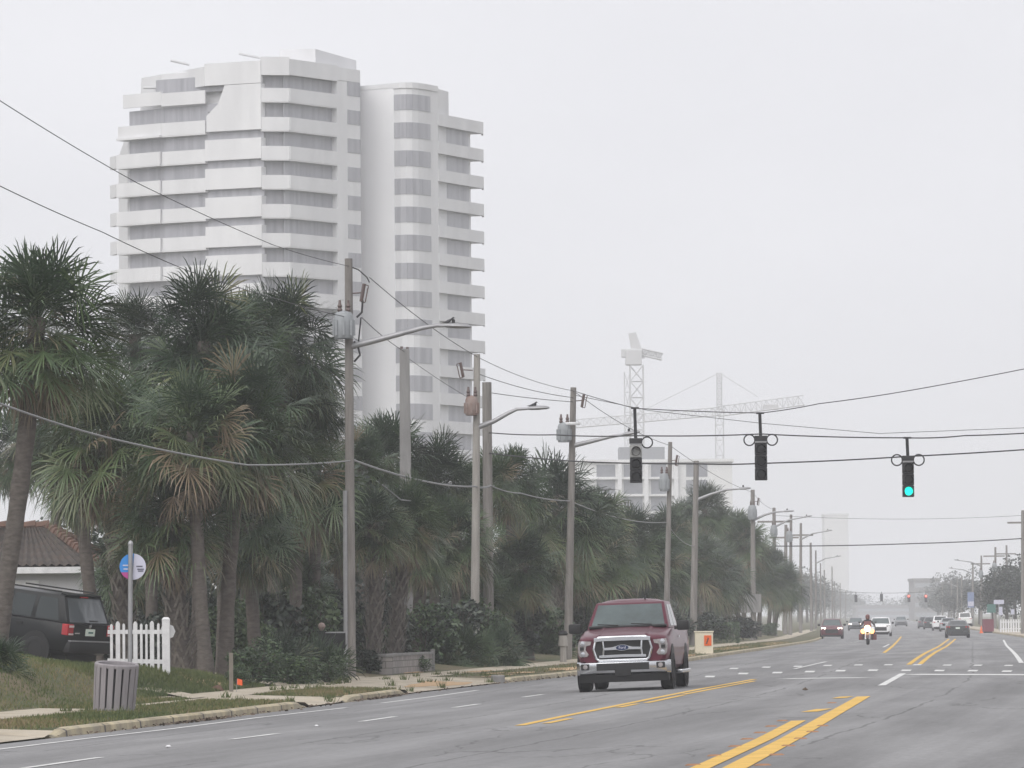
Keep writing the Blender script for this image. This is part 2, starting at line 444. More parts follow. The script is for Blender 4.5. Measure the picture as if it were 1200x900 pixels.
# ------------------------------------------------------------------ mesh builder
class MB:
    def __init__(s): s.v = []; s.f = []; s.t = []
    def add(s, verts, faces, tint=0.0):
        n = len(s.v)
        s.v.extend([tuple(p) for p in verts])
        s.t.extend([tint] * len(verts))
        s.f.extend([tuple(i + n for i in f) for f in faces])
    def box(s, c, size, rot=None):
        hx, hy, hz = size[0] / 2, size[1] / 2, size[2] / 2
        vs = [Vector((x * hx, y * hy, z * hz)) for x in (-1, 1) for y in (-1, 1) for z in (-1, 1)]
        if rot is not None: vs = [rot @ p for p in vs]
        c = Vector(c)
        s.add([p + c for p in vs], [(0, 1, 3, 2), (4, 6, 7, 5), (0, 4, 5, 1), (2, 3, 7, 6), (0, 2, 6, 4), (1, 5, 7, 3)])
        return s
    def bbox(s, x0, x1, y0, y1, z0, z1):
        return s.box(((x0 + x1) / 2, (y0 + y1) / 2, (z0 + z1) / 2), (x1 - x0, y1 - y0, z1 - z0))
    def tube(s, path, rad, n=10, cap=True):
        path = [Vector(p) for p in path]
        if not isinstance(rad, (list, tuple)): rad = [rad] * len(path)
        rings = []
        up = None
        for i, p in enumerate(path):
            a = path[max(0, i - 1)]; b = path[min(len(path) - 1, i + 1)]
            d = (b - a).normalized()
            if up is None:
                up = Vector((0, 0, 1)) if abs(d.z) < .9 else Vector((1, 0, 0))
            sx = d.cross(up)
            if sx.length < 1e-4: sx = d.cross(Vector((0, 1, 0)))
            sx.normalize(); sy = sx.cross(d).normalized()
            up = sy
            rings.append([p + (sx * math.cos(2 * math.pi * j / n) + sy * math.sin(2 * math.pi * j / n)) * rad[i] for j in range(n)])
        vs = [q for r in rings for q in r]
        fs = [(i * n + j, i * n + (j + 1) % n, (i + 1) * n + (j + 1) % n, (i + 1) * n + j) for i in range(len(path) - 1) for j in range(n)]
        if cap: fs += [tuple(range(n - 1, -1, -1)), tuple((len(path) - 1) * n + j for j in range(n))]
        s.add(vs, fs)
        return s
    def lathe(s, prof, n=20, axis='Z', c=(0, 0, 0), caps=False):
        c = Vector(c); vs = []
        for (r, h) in prof:
            for j in range(n):
                a = 2 * math.pi * j / n
                q = (r * math.cos(a), r * math.sin(a), h)
                if axis == 'X': q = (h, r * math.cos(a), r * math.sin(a))
                if axis == 'Y': q = (r * math.cos(a), h, r * math.sin(a))
                vs.append(c + Vector(q))
        m = len(prof)
        fs = [(i * n + j, i * n + (j + 1) % n, (i + 1) * n + (j + 1) % n, (i + 1) * n + j) for i in range(m - 1) for j in range(n)]
        if caps: fs += [tuple(range(n - 1, -1, -1)), tuple((m - 1) * n + j for j in range(n))]
        s.add(vs, fs)
        return s
    def loft(s, secs, cap=True, closed=True):
        n = len(secs[0]); m = len(secs)
        vs = [p for sc in secs for p in sc]
        fs = [(i * n + j, i * n + (j + 1) % n, (i + 1) * n + (j + 1) % n, (i + 1) * n + j) for i in range(m - 1) for j in range(n if closed else n - 1)]
        if cap: fs += [tuple(range(n - 1, -1, -1)), tuple((m - 1) * n + j for j in range(n))]
        s.add(vs, fs)
        return s
    def prism(s, poly, z0, z1):
        n = len(poly)
        s.loft([[Vector((x, y, z0)) for x, y in poly], [Vector((x, y, z1)) for x, y in poly]])
        return s
    def patch(s, q, u0, u1, v0, v1, off=.006, depth=.012):
        """A slab lying on the quad q (bottom-left, bottom-right, top-right, top-left, seen from outside)."""
        q = [Vector(p) for p in q]
        def bl(u, v): return (q[0] * (1 - u) + q[1] * u) * (1 - v) + (q[3] * (1 - u) + q[2] * u) * v
        n = (q[1] - q[0]).cross(q[3] - q[0]).normalized()
        f = [bl(u0, v0), bl(u1, v0), bl(u1, v1), bl(u0, v1)]
        a = [p + n * off for p in f]; b = [p + n * (off - depth) for p in f]
        s.add(a + b, [(0, 1, 2, 3), (7, 6, 5, 4), (0, 4, 5, 1), (1, 5, 6, 2), (2, 6, 7, 3), (3, 7, 4, 0)])
        return s
    def seg(s, p0, p1, z0, z1, out=0.0, thick=.3, e0=0.0, e1=0.0):
        """A wall slab on the plan segment p0->p1; the outside is to the right of p0->p1 (towards -Y when going +X)."""
        a = Vector((p0[0], p0[1])); b = Vector((p1[0], p1[1]))
        d = (b - a).normalized(); n = Vector((d.y, -d.x))
        a = a - d * e0; b = b + d * e1
        o = [a + n * out, b + n * out, b + n * (out - thick), a + n * (out - thick)]
        s.prism([(p.x, p.y) for p in o], z0, z1)
        return s
    def build(s, name, m, parent=None, smooth=None, bevel=0.0, tint=False, loc=None, uvbox=False, recalc=True):
        me = bpy.data.meshes.new(name)
        me.from_pydata(s.v, [], s.f)
        if recalc:
            bm = bmesh.new(); bm.from_mesh(me)
            bmesh.ops.recalc_face_normals(bm, faces=bm.faces)
            if bevel:
                ed = [e for e in bm.edges if len(e.link_faces) == 2 and e.calc_face_angle(0) > .5]
                bmesh.ops.bevel(bm, geom=ed, offset=bevel, segments=2, profile=.6, affect='EDGES', clamp_overlap=True)
            bm.to_mesh(me); bm.free()
        if tint:
            at = me.attributes.new('tint', 'FLOAT', 'POINT')
            at.data.foreach_set('value', np.array(s.t, dtype=np.float32))
        if smooth:
            me.polygons.foreach_set('use_smooth', [True] * len(me.polygons))
            me.set_sharp_from_angle(angle=R(smooth))
        if uvbox:
            uv = me.uv_layers.new(name='uv')
            for p in me.polygons:
                for li in p.loop_indices:
                    co = me.vertices[me.loops[li].vertex_index].co
                    n = p.normal
                    if abs(n.z) > .7: uv.data[li].uv = (co.x, co.y)
                    else:
                        tdir = Vector((-n.y, n.x)).normalized()
                        uv.data[li].uv = (co.x * tdir.x + co.y * tdir.y, co.z)
        me.materials.append(m)
        o = bpy.data.objects.new(name, me)
        COL.objects.link(o)
        if parent is not None: o.parent = parent
        if loc is not None: o.location = loc
        return o

def thing(name, label, cat, loc=(0, 0, 0), group=None, rotz=0):
    o = bpy.data.objects.new(name, None)
    o.empty_display_size = .3
    COL.objects.link(o)
    o.location = loc
    o.rotation_euler = (0, 0, rotz)
    o['label'] = label; o['category'] = cat
    if group: o['group'] = group
    return o
def tag(o, label, cat, group=None, kind=None):
    if label: o['label'] = label
    if cat: o['category'] = cat
    if group: o['group'] = group
    if kind: o['kind'] = kind
    return o
def struct(o):
    o['kind'] = 'structure'
    return o
def kids(o): return [c for c in COL.objects if c.parent == o]
def dup(root, loc, label, rotz=None, scale=None, group=None):
    r = root.copy(); COL.objects.link(r)
    r.location = loc
    if rotz is not None: r.rotation_euler = (0, 0, rotz)
    if scale is not None: r.scale = (scale,) * 3 if not isinstance(scale, tuple) else scale
    r['label'] = label
    if group: r['group'] = group
    for ch in kids(root):
        c = ch.copy(); COL.objects.link(c); c.parent = r
        for g in kids(ch):
            d = g.copy(); COL.objects.link(d); d.parent = c
    return r
def orient(o, X, Y, heading, pitch=0.0, dz=0.0):
    """Stand a vehicle (nose along local +Y) on the ground at X, Y."""
    h = Vector((heading[0], heading[1], 0)).normalized()
    e = .8
    a = Vector((X, Y, gz(X, Y))); b = Vector((X + e, Y, gz(X + e, Y))); c = Vector((X, Y + e, gz(X, Y + e)))
    n = (b - a).cross(c - a).normalized()
    f = (h - n * h.dot(n)).normalized()
    if pitch:
        sd_ = f.cross(n)
        f = Matrix.Rotation(pitch, 3, sd_) @ f
        n = Matrix.Rotation(pitch, 3, sd_) @ n
    x = f.cross(n).normalized()
    m = Matrix((x, f, n)).transposed().to_4x4()
    m.translation = a + Vector((0, 0, dz))
    o.matrix_world = m

# ------------------------------------------------------------------ ground, road, pavement
YR = list(np.arange(20, 60, 2.0)) + list(np.arange(60, 190, .5)) + list(np.arange(190, 480, 4.0)) + list(np.arange(480, 2400, 30.0)) + [2400.0]
def strip(name, us, m, dz=0.0, ys=YR, zf=None, kind='structure', smooth=None):
    mb = MB()
    vs = []
    for Y in ys:
        uu = us(Y) if callable(us) else us
        for u in uu:
            vs.append((XC(Y) + u, Y, (zf(u, Y) if zf else uz(u, Y)) + dz))
    n = len(us(ys[0]) if callable(us) else us)
    fs = [(i * n + j, i * n + j + 1, (i + 1) * n + j + 1, (i + 1) * n + j) for i in range(len(ys) - 1) for j in range(n - 1)]
    mb.add(vs, fs)
    o = mb.build(name, m, smooth=smooth, recalc=False)
    uv = o.data.uv_layers.new(name='uv')
    vuv = np.array([(u, Y) for Y in ys for u in (us(Y) if callable(us) else us)], dtype=np.float32)
    li = np.empty(len(o.data.loops), dtype=np.int32); o.data.loops.foreach_get('vertex_index', li)
    uv.data.foreach_set('uv', vuv[li].ravel())
    o['kind'] = kind
    return o
def ground_us(Y):
    r = RC(Y); h = SH(Y)
    return [a + h if a <= -4 else a for a in [-220, -120, -70, -45, -30, -22, -18, -16, -14.5, -13.5, -12.7, -12, -11.3, -10.7, -10.1, -9.6, -9.1, -8.7, -8.3, -7.9, -7.6, -7.3, -6.9, -6.5, -6.1, -5.5, -5, -4.6, -4.19, -4.0, 0, r - 2, r, r + .2, r + 3, r + 8, 40, 90, 200]]
def ground_z(u, Y):
    if KU(Y) - 1e-6 <= u <= RC(Y): return road_z(u, Y) - .12
    return uz(u, Y)
strip('ground', ground_us, M['turf'], zf=ground_z, smooth=60)
strip('road', lambda Y: [KU(Y), 0, 4, 8, 12, RC(Y)], M['asphalt'])
far = MB(); far.add([(-9000, -200, -1.6), (9000, -200, -1.6), (9000, 14000, -1.6), (-9000, 14000, -1.6)], [(0, 1, 2, 3)])
struct(far.build('terrain', M['turf']))
def ys_in(a, b): return [a] + [y for y in YR if a < y < b] + [b]
strip('sidewalk', lambda Y: [a + SH(Y) for a in [-7.25, -6.7, -6.05]], M['concrete'], dz=.008, ys=ys_in(60, 95))
strip('sidewalk', lambda Y: [a + SH(Y) for a in [-6.35, -6.2, -6.05]], M['concrete'], dz=.008, ys=ys_in(95, 106))
strip('sidewalk', lambda Y: [a + SH(Y) for a in [-7.25, -6.7, -6.05]], M['concrete'], dz=.009, ys=ys_in(106, 600))
r_side = strip('sidewalk', lambda Y: [RC(Y) + .2, RC(Y) + 2], M['concrete'], dz=.008, ys=ys_in(170, 900))
# driveway aprons
for i, (a, b) in enumerate(APRON):
    if i == 0: a = 62
    strip('driveway', lambda Y: [a + SH(Y) for a in [-6.02, -5, -4.02]], M['concrete'], dz=.010, ys=ys_in(a - .2, b + .2))
strip('driveway', lambda Y: [a + SH(Y) for a in [-24, -18, -14, -12, -10.5, -9, -8, -7.27]], M['concrete'], dz=.012, ys=ys_in(124.5, 139))
# kerbs
km = MB()
edges = [(80, 105.5), (111, 122.5), (140.5, 176), (183, 900)]
for a, b in edges:
    ys = ys_in(a, b)
    secs = []
    for Y in ys:
        z = road_z(KU(Y), Y); x = XC(Y) + SH(Y)
        dr = 1 - .9 * max(1 - sstep(a, a + 1.4, Y), sstep(b - 1.4, b, Y)) if b < 900 else 1
        t = z + .02 + .115 * dr
        secs.append([(x - 4.19, Y, z - .1), (x - 4.19, Y, t), (x - 4.06, Y, t), (x - 4.01, Y, t - .03), (x - 3.985, Y, z - .1)])
    km.loft([[Vector(p) for p in s_] for s_ in secs])
struct(km.build('kerb', M['kerb'], smooth=30))
km = MB()
secs = []
for Y in ys_in(170, 900):
    z = road_z(RC(Y), Y); x = XC(Y) + RC(Y)
    secs.append([Vector(p) for p in [(x, Y, z - .1), (x, Y, z + .14), (x + .21, Y, z + .14), (x + .21, Y, z - .1)]])
km.loft(secs)
struct(km.build('kerb', M['kerb']))

def stripe(mb, pts, w, w2=None, dz=.006, step=2.0):
    """A painted line through world points lying on the road."""
    w2 = w if w2 is None else w2
    line = []
    for i in range(len(pts) - 1):
        a, b = pts[i], pts[i + 1]
        n = max(1, int((b - a).length / step))
        for k in range(n): line.append(a.lerp(b, k / n))
    line.append(pts[-1])
    vs = []
    for i, p in enumerate(line):
        a = line[max(0, i - 1)]; b = line[min(len(line) - 1, i + 1)]
        d = (b - a); d.z = 0; d.normalize()
        s_ = Vector((d.y, -d.x, 0)) * ((w + (w2 - w) * i / max(1, len(line) - 1)) / 2)
        for q in (p - s_, p + s_):
            vs.append((q.x, q.y, road_z(q.x - XC(q.y), q.y) + dz))
    mb.add(vs, [(2 * i, 2 * i + 1, 2 * i + 3, 2 * i + 2) for i in range(len(line) - 1)])
def GP(*pp): return [G(x, y) for x, y in pp]
wm = MB()
stripe(wm, GP((-60, 886), (0, 878.3), (100, 866), (200, 854.5), (300, 841.5), (406, 829.5)), .13)
stripe(wm, GP((448, 824), (500, 817.5), (560, 809)), .13)
for a, b in [((28, 900.5), (117, 888)), ((271, 866.8), (325, 860)), ((423, 845.8), (463, 840)), ((532, 829.4), (561, 825.2)), ((613, 817.2), (636, 814))]:
    stripe(wm, GP(a, b), .13)
for Y in np.arange(340, 900, 12.2):
    stripe(wm, [P(1.2, Y), P(1.2, Y + 3)], .12)
stripe(wm, GP((1033, 803.5), (1058, 789.5)), .16)
stripe(wm, GP((1176, 750), (1186, 763), (1197, 777)), .13)
stripe(wm, GP((931, 784), (968, 775.5)), .12)
stripe(wm, GP((1035, 758.5), (1042, 755)), .12)
def hline(x0, y0, x1, y1, w):      # a bar across the road
    a, b = G(x0, y0), G(x1, y1)
    stripe(wm, [a, b], w)
hline(1067, 790.5, 1230, 791, .55)
hline(919, 795.5, 1013, 794.3, .55)
hline(1023, 766, 1075, 765, .8)
rows = [[(832, 793), (871, 789.5), (911, 788.4), (949, 787.2), (985, 786.2), (1023, 785.6), (1062, 785.8), (1101, 786), (1140, 786.2), (1180, 786.8)],
        [(860, 783.5), (898, 782), (935, 781), (970, 780), (1006, 779.4), (1041, 779.2), (1075, 779.2), (1110, 779.6), (1146, 779.8), (1182, 780)]]
for r_i, row in enumerate(rows):
    hw, hh = (5.6, .85) if r_i == 0 else (4.8, .6)
    for (x, y) in row:
        a, b = G(x - hw, y), G(x + hw, y)
        c, d = G(x - hw + 1, y - hh), G(x + hw + 1, y - hh)
        vs = [(q.x, q.y, road_z(q.x - XC(q.y), q.y) + .006) for q in (G(x - hw - 1, y + hh), G(x + hw - 1, y + hh), d, c)]
        wm.add(vs, [(0, 1, 2, 3)])
struct(wm.build('road_marking', M['white_paint'], recalc=False))
ym = MB()
stripe(ym, GP((609, 850.5), (657, 840.3), (700, 831.8), (760, 819.7), (820, 807.8), (884, 796.2)), .16)
for a, b in [((640, 848), (668, 842.2)), ((725, 829.3), (746, 825)), ((757, 824), (800, 815)), ((800, 814.2), (884, 798.2))]:
    stripe(ym, GP(a, b), .14)
stripe(ym, GP((815, 903), (895, 866.5), (936, 844.8)), .2)
stripe(ym, GP((856, 903), (925, 866.5), (975, 837.5), (1012, 816.4)), .24)
for a, b in [((948, 834.5), (966, 831)), ((983, 818.5), (992, 816.5))]:
    stripe(ym, GP(a, b), .25)
stripe(ym, GP((1065, 779), (1112, 748.8)), .15)
stripe(ym, GP((1078, 778.5), (1119.5, 748.8)), .15)
stripe(ym, GP((1036, 765), (1056, 746)), .15)
struct(ym.build('road_marking', M['yellow_paint'], recalc=False))
# tar seams and worn patches are in the asphalt; sand patches
def blob(name, pts, m, dz):
    mb = MB()
    q = GP(*pts)
    vs = [(p.x, p.y, gz(p.x, p.y) + dz) for p in q]
    mb.add(vs, [tuple(range(len(vs)))])
    return mb.build(name, m)
sp = MB()
for cx, Y, ru, rY in [(-4.7, 144, .25, 2.5), (-5.4, 147.5, .22, 1.8), (-4.9, 149.5, .3, 2), (-6.3, 151, .3, 2.2), (-7.6, 147, .2, 1.5), (-4.8, 133, .5, 5), (-8.0, 119, .6, 3), (-4.7, 160, .5, 7), (-4.6, 200, .6, 12), (-5.0, 250, .5, 16), (-4.8, 300, .7, 20)]:
    n = 18; vs = []
    for k in range(n):
        a = 2 * math.pi * k / n; rr = random.uniform(.55, 1.3)
        u, y = cx + math.cos(a) * ru * rr, Y + math.sin(a) * rY * rr
        u = min(u, -4.25)
        vs.append(P(u, y, .016))
    vs.append(P(cx, Y, .016))
    sp.add(vs, [(k, (k + 1) % n, n) for k in range(n)])
tag(sp.build('sand', M['sand'], recalc=False), 'sandy bare patches beside the kerb and sidewalk', 'sand', kind='stuff')
pw = MB()      # trodden path from driveway down to the sidewalk
path = GP((167, 807), (200, 812), (232, 818.5))
vs = []
for p in path:
    for s_ in (-.32, .32):
        vs.append((p.x + s_ * .3, p.y + s_ * 3.2, gz(p.x + s_ * .3, p.y + s_ * 3.2) + .02))
pw.add(vs, [(0, 1, 3, 2), (2, 3, 5, 4)])
struct(pw.build('path', M['concrete'], recalc=False))

# ------------------------------------------------------------------ haze (outside it only sky)
HZ = MB().bbox(-600, 900, -40, 2700, -3, 76)
hz = HZ.build('haze', M['white'])
hz.data.materials.clear()
hm = bpy.data.materials.new('haze')
hm.use_nodes = True
ht = hm.node_tree
ht.nodes.remove(ht.nodes['Principled BSDF'])
pv = ht.nodes.new('ShaderNodeVolumePrincipled')
pv.inputs['Color'].default_value = (.955, .965, 1.0, 1)
pv.inputs['Density'].default_value = .00042
pv.inputs['Anisotropy'].default_value = 0.0
ht.links.new(pv.outputs[0], ht.nodes['Material Output'].inputs['Volume'])
hz.data.materials.append(hm)
hz['kind'] = 'stuff'; hz['label'] = 'pale grey sea mist lying over the whole road'; hz['category'] = 'haze'
# ------------------------------------------------------------------ vegetation
def blade(mb, base, d, n, L, w, droop, tint, fold=0.0):
    d = d.normalized()
    s_ = d.cross(n)
    if s_.length < 1e-3: s_ = d.cross(Vector((1, 0, 0)))
    s_.normalize()
    m1 = base + d * (L * .42) + Vector((0, 0, -droop * L * .05))
    m2 = base + d * (L * .74) + Vector((0, 0, -droop * L * .22))
    tp = base + d * (L * .93) + Vector((0, 0, -droop * L * .62))
    a, b = s_ * (w / 2), s_ * (w * .38)
    mb.add([base - s_ * w * .12, base + s_ * w * .12, m1 + a, m1 - a, m2 + b, m2 - b, tp], [(0, 1, 2, 3), (3, 2, 4, 5), (5, 4, 6)], tint)
def fan(mb, p0, d0, Lp, Lf, rng, tint, nb=24, droop=.5, w=.02, spread=112):
    """One costapalmate frond: a bending leaf stalk, then blades that fold down to both sides."""
    ce = math.hypot(d0.x, d0.y)
    end = p0 + d0 * Lp + Vector((0, 0, -.16 * Lp * ce))
    d1 = (d0 + Vector((0, 0, -.42 * ce))).normalized()
    s_ = d1.cross(Vector((0, 0, 1)))
    if s_.length < .05: s_ = Vector((math.cos(rng.random() * 6.3), math.sin(rng.random() * 6.3), 0))
    s_.normalize()
    s_ = Matrix.Rotation(rng.gauss(0, .62), 3, d1) @ s_
    n = s_.cross(d1).normalized()
    ps = s_ * (w * .5)
    mid = p0 + d0 * Lp * .5
    mb.add([p0 - ps, p0 + ps, mid + ps * .8, mid - ps * .8, end + ps * .6, end - ps * .6], [(0, 1, 2, 3), (3, 2, 4, 5)], min(1, tint + .12))
    fold = rng.uniform(-.55, .25)
    for j in range(nb):
        a = R(-spread + 2 * spread * (j + rng.uniform(.1, .9)) / nb)
        L = Lf * (.66 + .34 * math.cos(a * .62)) * rng.uniform(.8, 1.12)
        d = d1 * math.cos(a) + s_ * math.sin(a) + n * (.15 + fold * abs(math.sin(a)) + rng.uniform(-.12, .12))
        base = end + d1 * (.10 * Lf * (1 - abs(a) / 2.2))
        blade(mb, base, d, n, L, w * rng.uniform(.8, 1.15), droop * rng.uniform(.4, 1.9), min(1, max(0, tint + rng.uniform(-.09, .09))))
def crown_mesh(name, seed, n=112, up=84, low=-44, nd=14, nb=22, droop=.40, upright=0):
    """A palm crown of radius about 1 centred on the origin."""
    rng = random.Random(seed)
    mb = MB()
    for i in range(n):
        t = (i + .5) / n
        az = i * 2.39996 + rng.uniform(-.3, .3)
        el = R(up - (up - low) * t ** .85 + rng.uniform(-9, 9))
        d0 = Vector((math.cos(el) * math.cos(az), math.cos(el) * math.sin(az), math.sin(el)))
        tint = .14 + .34 * t + rng.uniform(-.16, .26)
        if rng.random() < .06 + .12 * (t > .75): tint = rng.uniform(.72, .95)
        fan(mb, Vector((0, 0, -.06 - .14 * t)), d0, rng.uniform(.34, .60) if i % 3 else rng.uniform(.08, .30), rng.uniform(.40, .52), rng, tint, nb, droop * (.5 + .5 * t), w=.0165, spread=104)
    for i in range(nd):        # dead fronds hanging against the trunk
        az = rng.uniform(0, 6.28); el = R(rng.uniform(-82, -55))
        d0 = Vector((math.cos(el) * math.cos(az), math.cos(el) * math.sin(az), math.sin(el)))
        fan(mb, Vector((0, 0, -.22)), d0, rng.uniform(.3, .55), rng.uniform(.24, .34), rng, rng.uniform(.84, 1.0), nb - 6, .5, w=.017, spread=85)
    o = mb.build(name, M['palm'], tint=True, recalc=False)
    me = o.data
    bpy.data.objects.remove(o)
    return me
CROWNS = [crown_mesh('crown', 1), crown_mesh('crown', 2, n=122, low=-46, nd=14), crown_mesh('crown', 3, n=106, up=80, low=-36, nd=8, droop=.5),
          crown_mesh('crown', 4, n=118, low=-54, nd=24, droop=.6), crown_mesh('crown', 5, n=84, up=86, low=-25, nd=4)]
PALMETTO = [crown_mesh('crown', 11, n=64, up=86, low=-6, nd=2, droop=.35), crown_mesh('crown', 12, n=70, up=82, low=-14, nd=4, droop=.5)]

def palm(crown_at, rad, base, kind=0, label='', group='sabal palms along the roadside', boots=False, lean=None, squash=1.0, tr=None, rot=None, tone=None):
    """A sabal palm: crown_at is the crown's heart in the world, base its foot."""
    t = thing('palm_tree', label, 'palm tree', base, group)
    rel = Vector(crown_at) - Vector(base)
    H = rel.length
    r0 = tr or .19
    pts = []
    nseg = 14
    for i in range(nseg + 1):
        f = i / nseg
        bow = math.sin(f * math.pi) * (lean or 0)
        pts.append(Vector((rel.x * f ** 1.15 + bow, rel.y * f, (rel.z) * f - .15 * (1 - f))))
    rad_l = [r0 * (1.28 - .38 * min(1, i / 2.5) + .05 * math.sin(i * 2.7 + rad * 9)) for i in range(nseg + 1)]
    mb = MB(); mb.tube(pts, rad_l, 10)
    trunk = mb.build('trunk', M['trunk'], t, smooth=60)
    if boots:
        bm_ = MB(); rng = random.Random(int(rad * 1000) + kind)
        nb = int(H * 26)
        for i in range(nb):
            f = .04 + .9 * i / nb
            k = min(nseg - 1, int(f * nseg)); c = pts[k].lerp(pts[k + 1], f * nseg - k)
            az = i * 2.39996 + rng.uniform(-.2, .2)
            o = Vector((math.cos(az), math.sin(az), 0)); tg = Vector((-math.sin(az), math.cos(az), 0))
            L = rng.uniform(.28, .42)
            for sgn in (-1, 1):
                p0 = c + o * r0 * 1.0 + tg * sgn * .09
                p1 = c + o * (r0 + .09) + tg * sgn * .035 + Vector((0, 0, L * .55))
                p2 = c + o * (r0 + .17) + Vector((0, 0, L))
                wv = tg * .03
                bm_.add([p0 - wv, p0 + wv, p1 + wv, p1 - wv, p2 + wv * .6, p2 - wv * .6], [(0, 1, 2, 3), (3, 2, 4, 5)])
        bm_.build('leaf_boots', M['boots'], trunk, recalc=False)
    c = bpy.data.objects.new('crown', CROWNS[kind % len(CROWNS)])
    COL.objects.link(c); c.parent = t
    c.location = rel
    tv = tone if tone is not None else random.uniform(-.10, .14)
    c.color = (1 + tv, 1, 1, 1)
    c.rotation_euler = (0, 0, rot if rot is not None else random.uniform(0, 6.28))
    c.scale = (rad, rad, rad * squash)
    return t
def palm_px(cx, cy, rpx, Y, bx=None, by=None, label='', kind=0, **kw):
    """A palm whose crown's heart shows at pixel (cx, cy) at depth Y; bx: pixel column of its foot."""
    c = W(cx, cy, Y)
    b = B(bx if bx is not None else cx, Y + kw.pop('dy', 0))
    return palm(c, 1.16 * rpx / KY(Y), b, kind, label, **kw)

palm_px(44, 372, 112, 110, -6, kind=0, label='tall sabal palm at the photo\'s left edge, leaning trunk over the black car', lean=.12, tr=.21)
palm_px(158, 392, 62, 146, 172, kind=4, label='smaller sabal palm peeking up between two taller crowns before the tower', squash=1.0)
palm_px(238, 400, 92, 131, 232, kind=1, label='tall sabal palm whose crown top covers the tower\'s lower floors', tr=.2, tone=-.10)
palm_px(332, 402, 84, 141, 318, kind=1, label='tall sabal palm with round crown reaching the transformer pole', tr=.2, tone=-.08)
palm_px(226, 505, 88, 125, 242, kind=2, label='bright green sabal palm, left of two close bare grey trunks', tr=.18, lean=-.05, tone=.17)
palm_px(288, 492, 92, 127, 265, kind=1, label='broad sabal palm on the right one of two close bare trunks', tr=.2, lean=-.1, tone=.12)
palm_px(122, 505, 92, 128, 150, kind=3, label='sabal palm with hanging tan fronds above the bus stop sign', boots=True, tone=.10)
palm_px(350, 555, 74, 141, 345, kind=3, label='low sabal palm with brown drooping fronds brushing the transformer pole')
palm_px(196, 600, 78, 126, 214, kind=2, label='short sabal palm with boot covered trunk behind the picket fence', boots=True, tr=.26)
palm_px(92, 572, 46, 136, 114, kind=2, label='low sabal palm behind the black car roof')
palm_px(455, 535, 68, 172, 462, kind=0, label='sabal palm rising between transformer pole and broad concrete pole')
palm_px(512, 560, 60, 174, 508, kind=1, label='sabal palm spreading in front of the broad concrete pole foot')
palm_px(438, 612, 54, 146, 437, kind=2, label='short palm with pale criss-cross boots, left one above the block wall', boots=True, tr=.2, lean=.05)
palm_px(476, 606, 54, 150, 462, kind=1, label='short palm with pale criss-cross boots, right one above the block wall', boots=True, tr=.18)
palm_px(498, 640, 46, 160, 485, kind=3, label='palm with smooth grey trunk just right of two booted trunks', tr=.22)
palm_px(572, 565, 46, 178, 560, kind=4, label='dark small palm crown between the two wooden poles')
palm_px(600, 560, 50, 184, 596, kind=0, label='dark palm crown touching the tall wooden pole')
palm_px(652, 592, 74, 196, 655, kind=2, label='wide palm with pointed fronds left of the transformer and lamp pole', boots=True)
palm_px(614, 660, 50, 178, 620, kind=1, label='low green palm beside the wooden pole, fronds near the ground')
palm_px(700, 610, 50, 228, 702, kind=0, label='palm crown just right of the pole with transformer and lamp')
palm_px(700, 650, 56, 214, 700, kind=3, label='shaggy palm with brown skirt rising behind the red pickup roof', boots=True)
palm_px(742, 634, 50, 250, 745, kind=1, label='palm crown below the first hanging traffic signal')
palm_px(748, 668, 48, 252, 735, kind=3, label='low dark palm behind the windscreen of the red pickup')
palm_px(775, 655, 44, 276, 770, kind=0, label='palm wrapped round the thin leaning pole foot')
palm_px(826, 596, 38, 316, 822, kind=4, label='tallest far palm standing before the pale hotel')
palm_px(796, 612, 34, 330, 802, kind=2, label='palm with stiff leaning fronds left of the pale hotel corner')
palm_px(812, 655, 46, 306, 815, kind=1, label='dark palm directly behind the plain wooden pole')
palm_px(846, 628, 46, 362, 850, kind=0, label='rounded palm crown left of the lamp pole with the grey board')
palm_px(872, 632, 40, 358, 872, kind=3, label='rounded palm crown on the lamp pole with the grey board')
palm_px(846, 672, 42, 335, 858, kind=3, label='low palm with slanting pale trunk near the beige cabinet', lean=-.3)
palm_px(893, 668, 36, 392, 889, kind=1, label='low dark palm with thick trunk right of the grey board')
palm_px(918, 684, 31, 424, 906, kind=3, label='last dark palm nearest the burgundy car, round drooping crown')
palm_px(908, 664, 27, 428, 900, kind=0, label='palm crown just above the last round drooping palm')

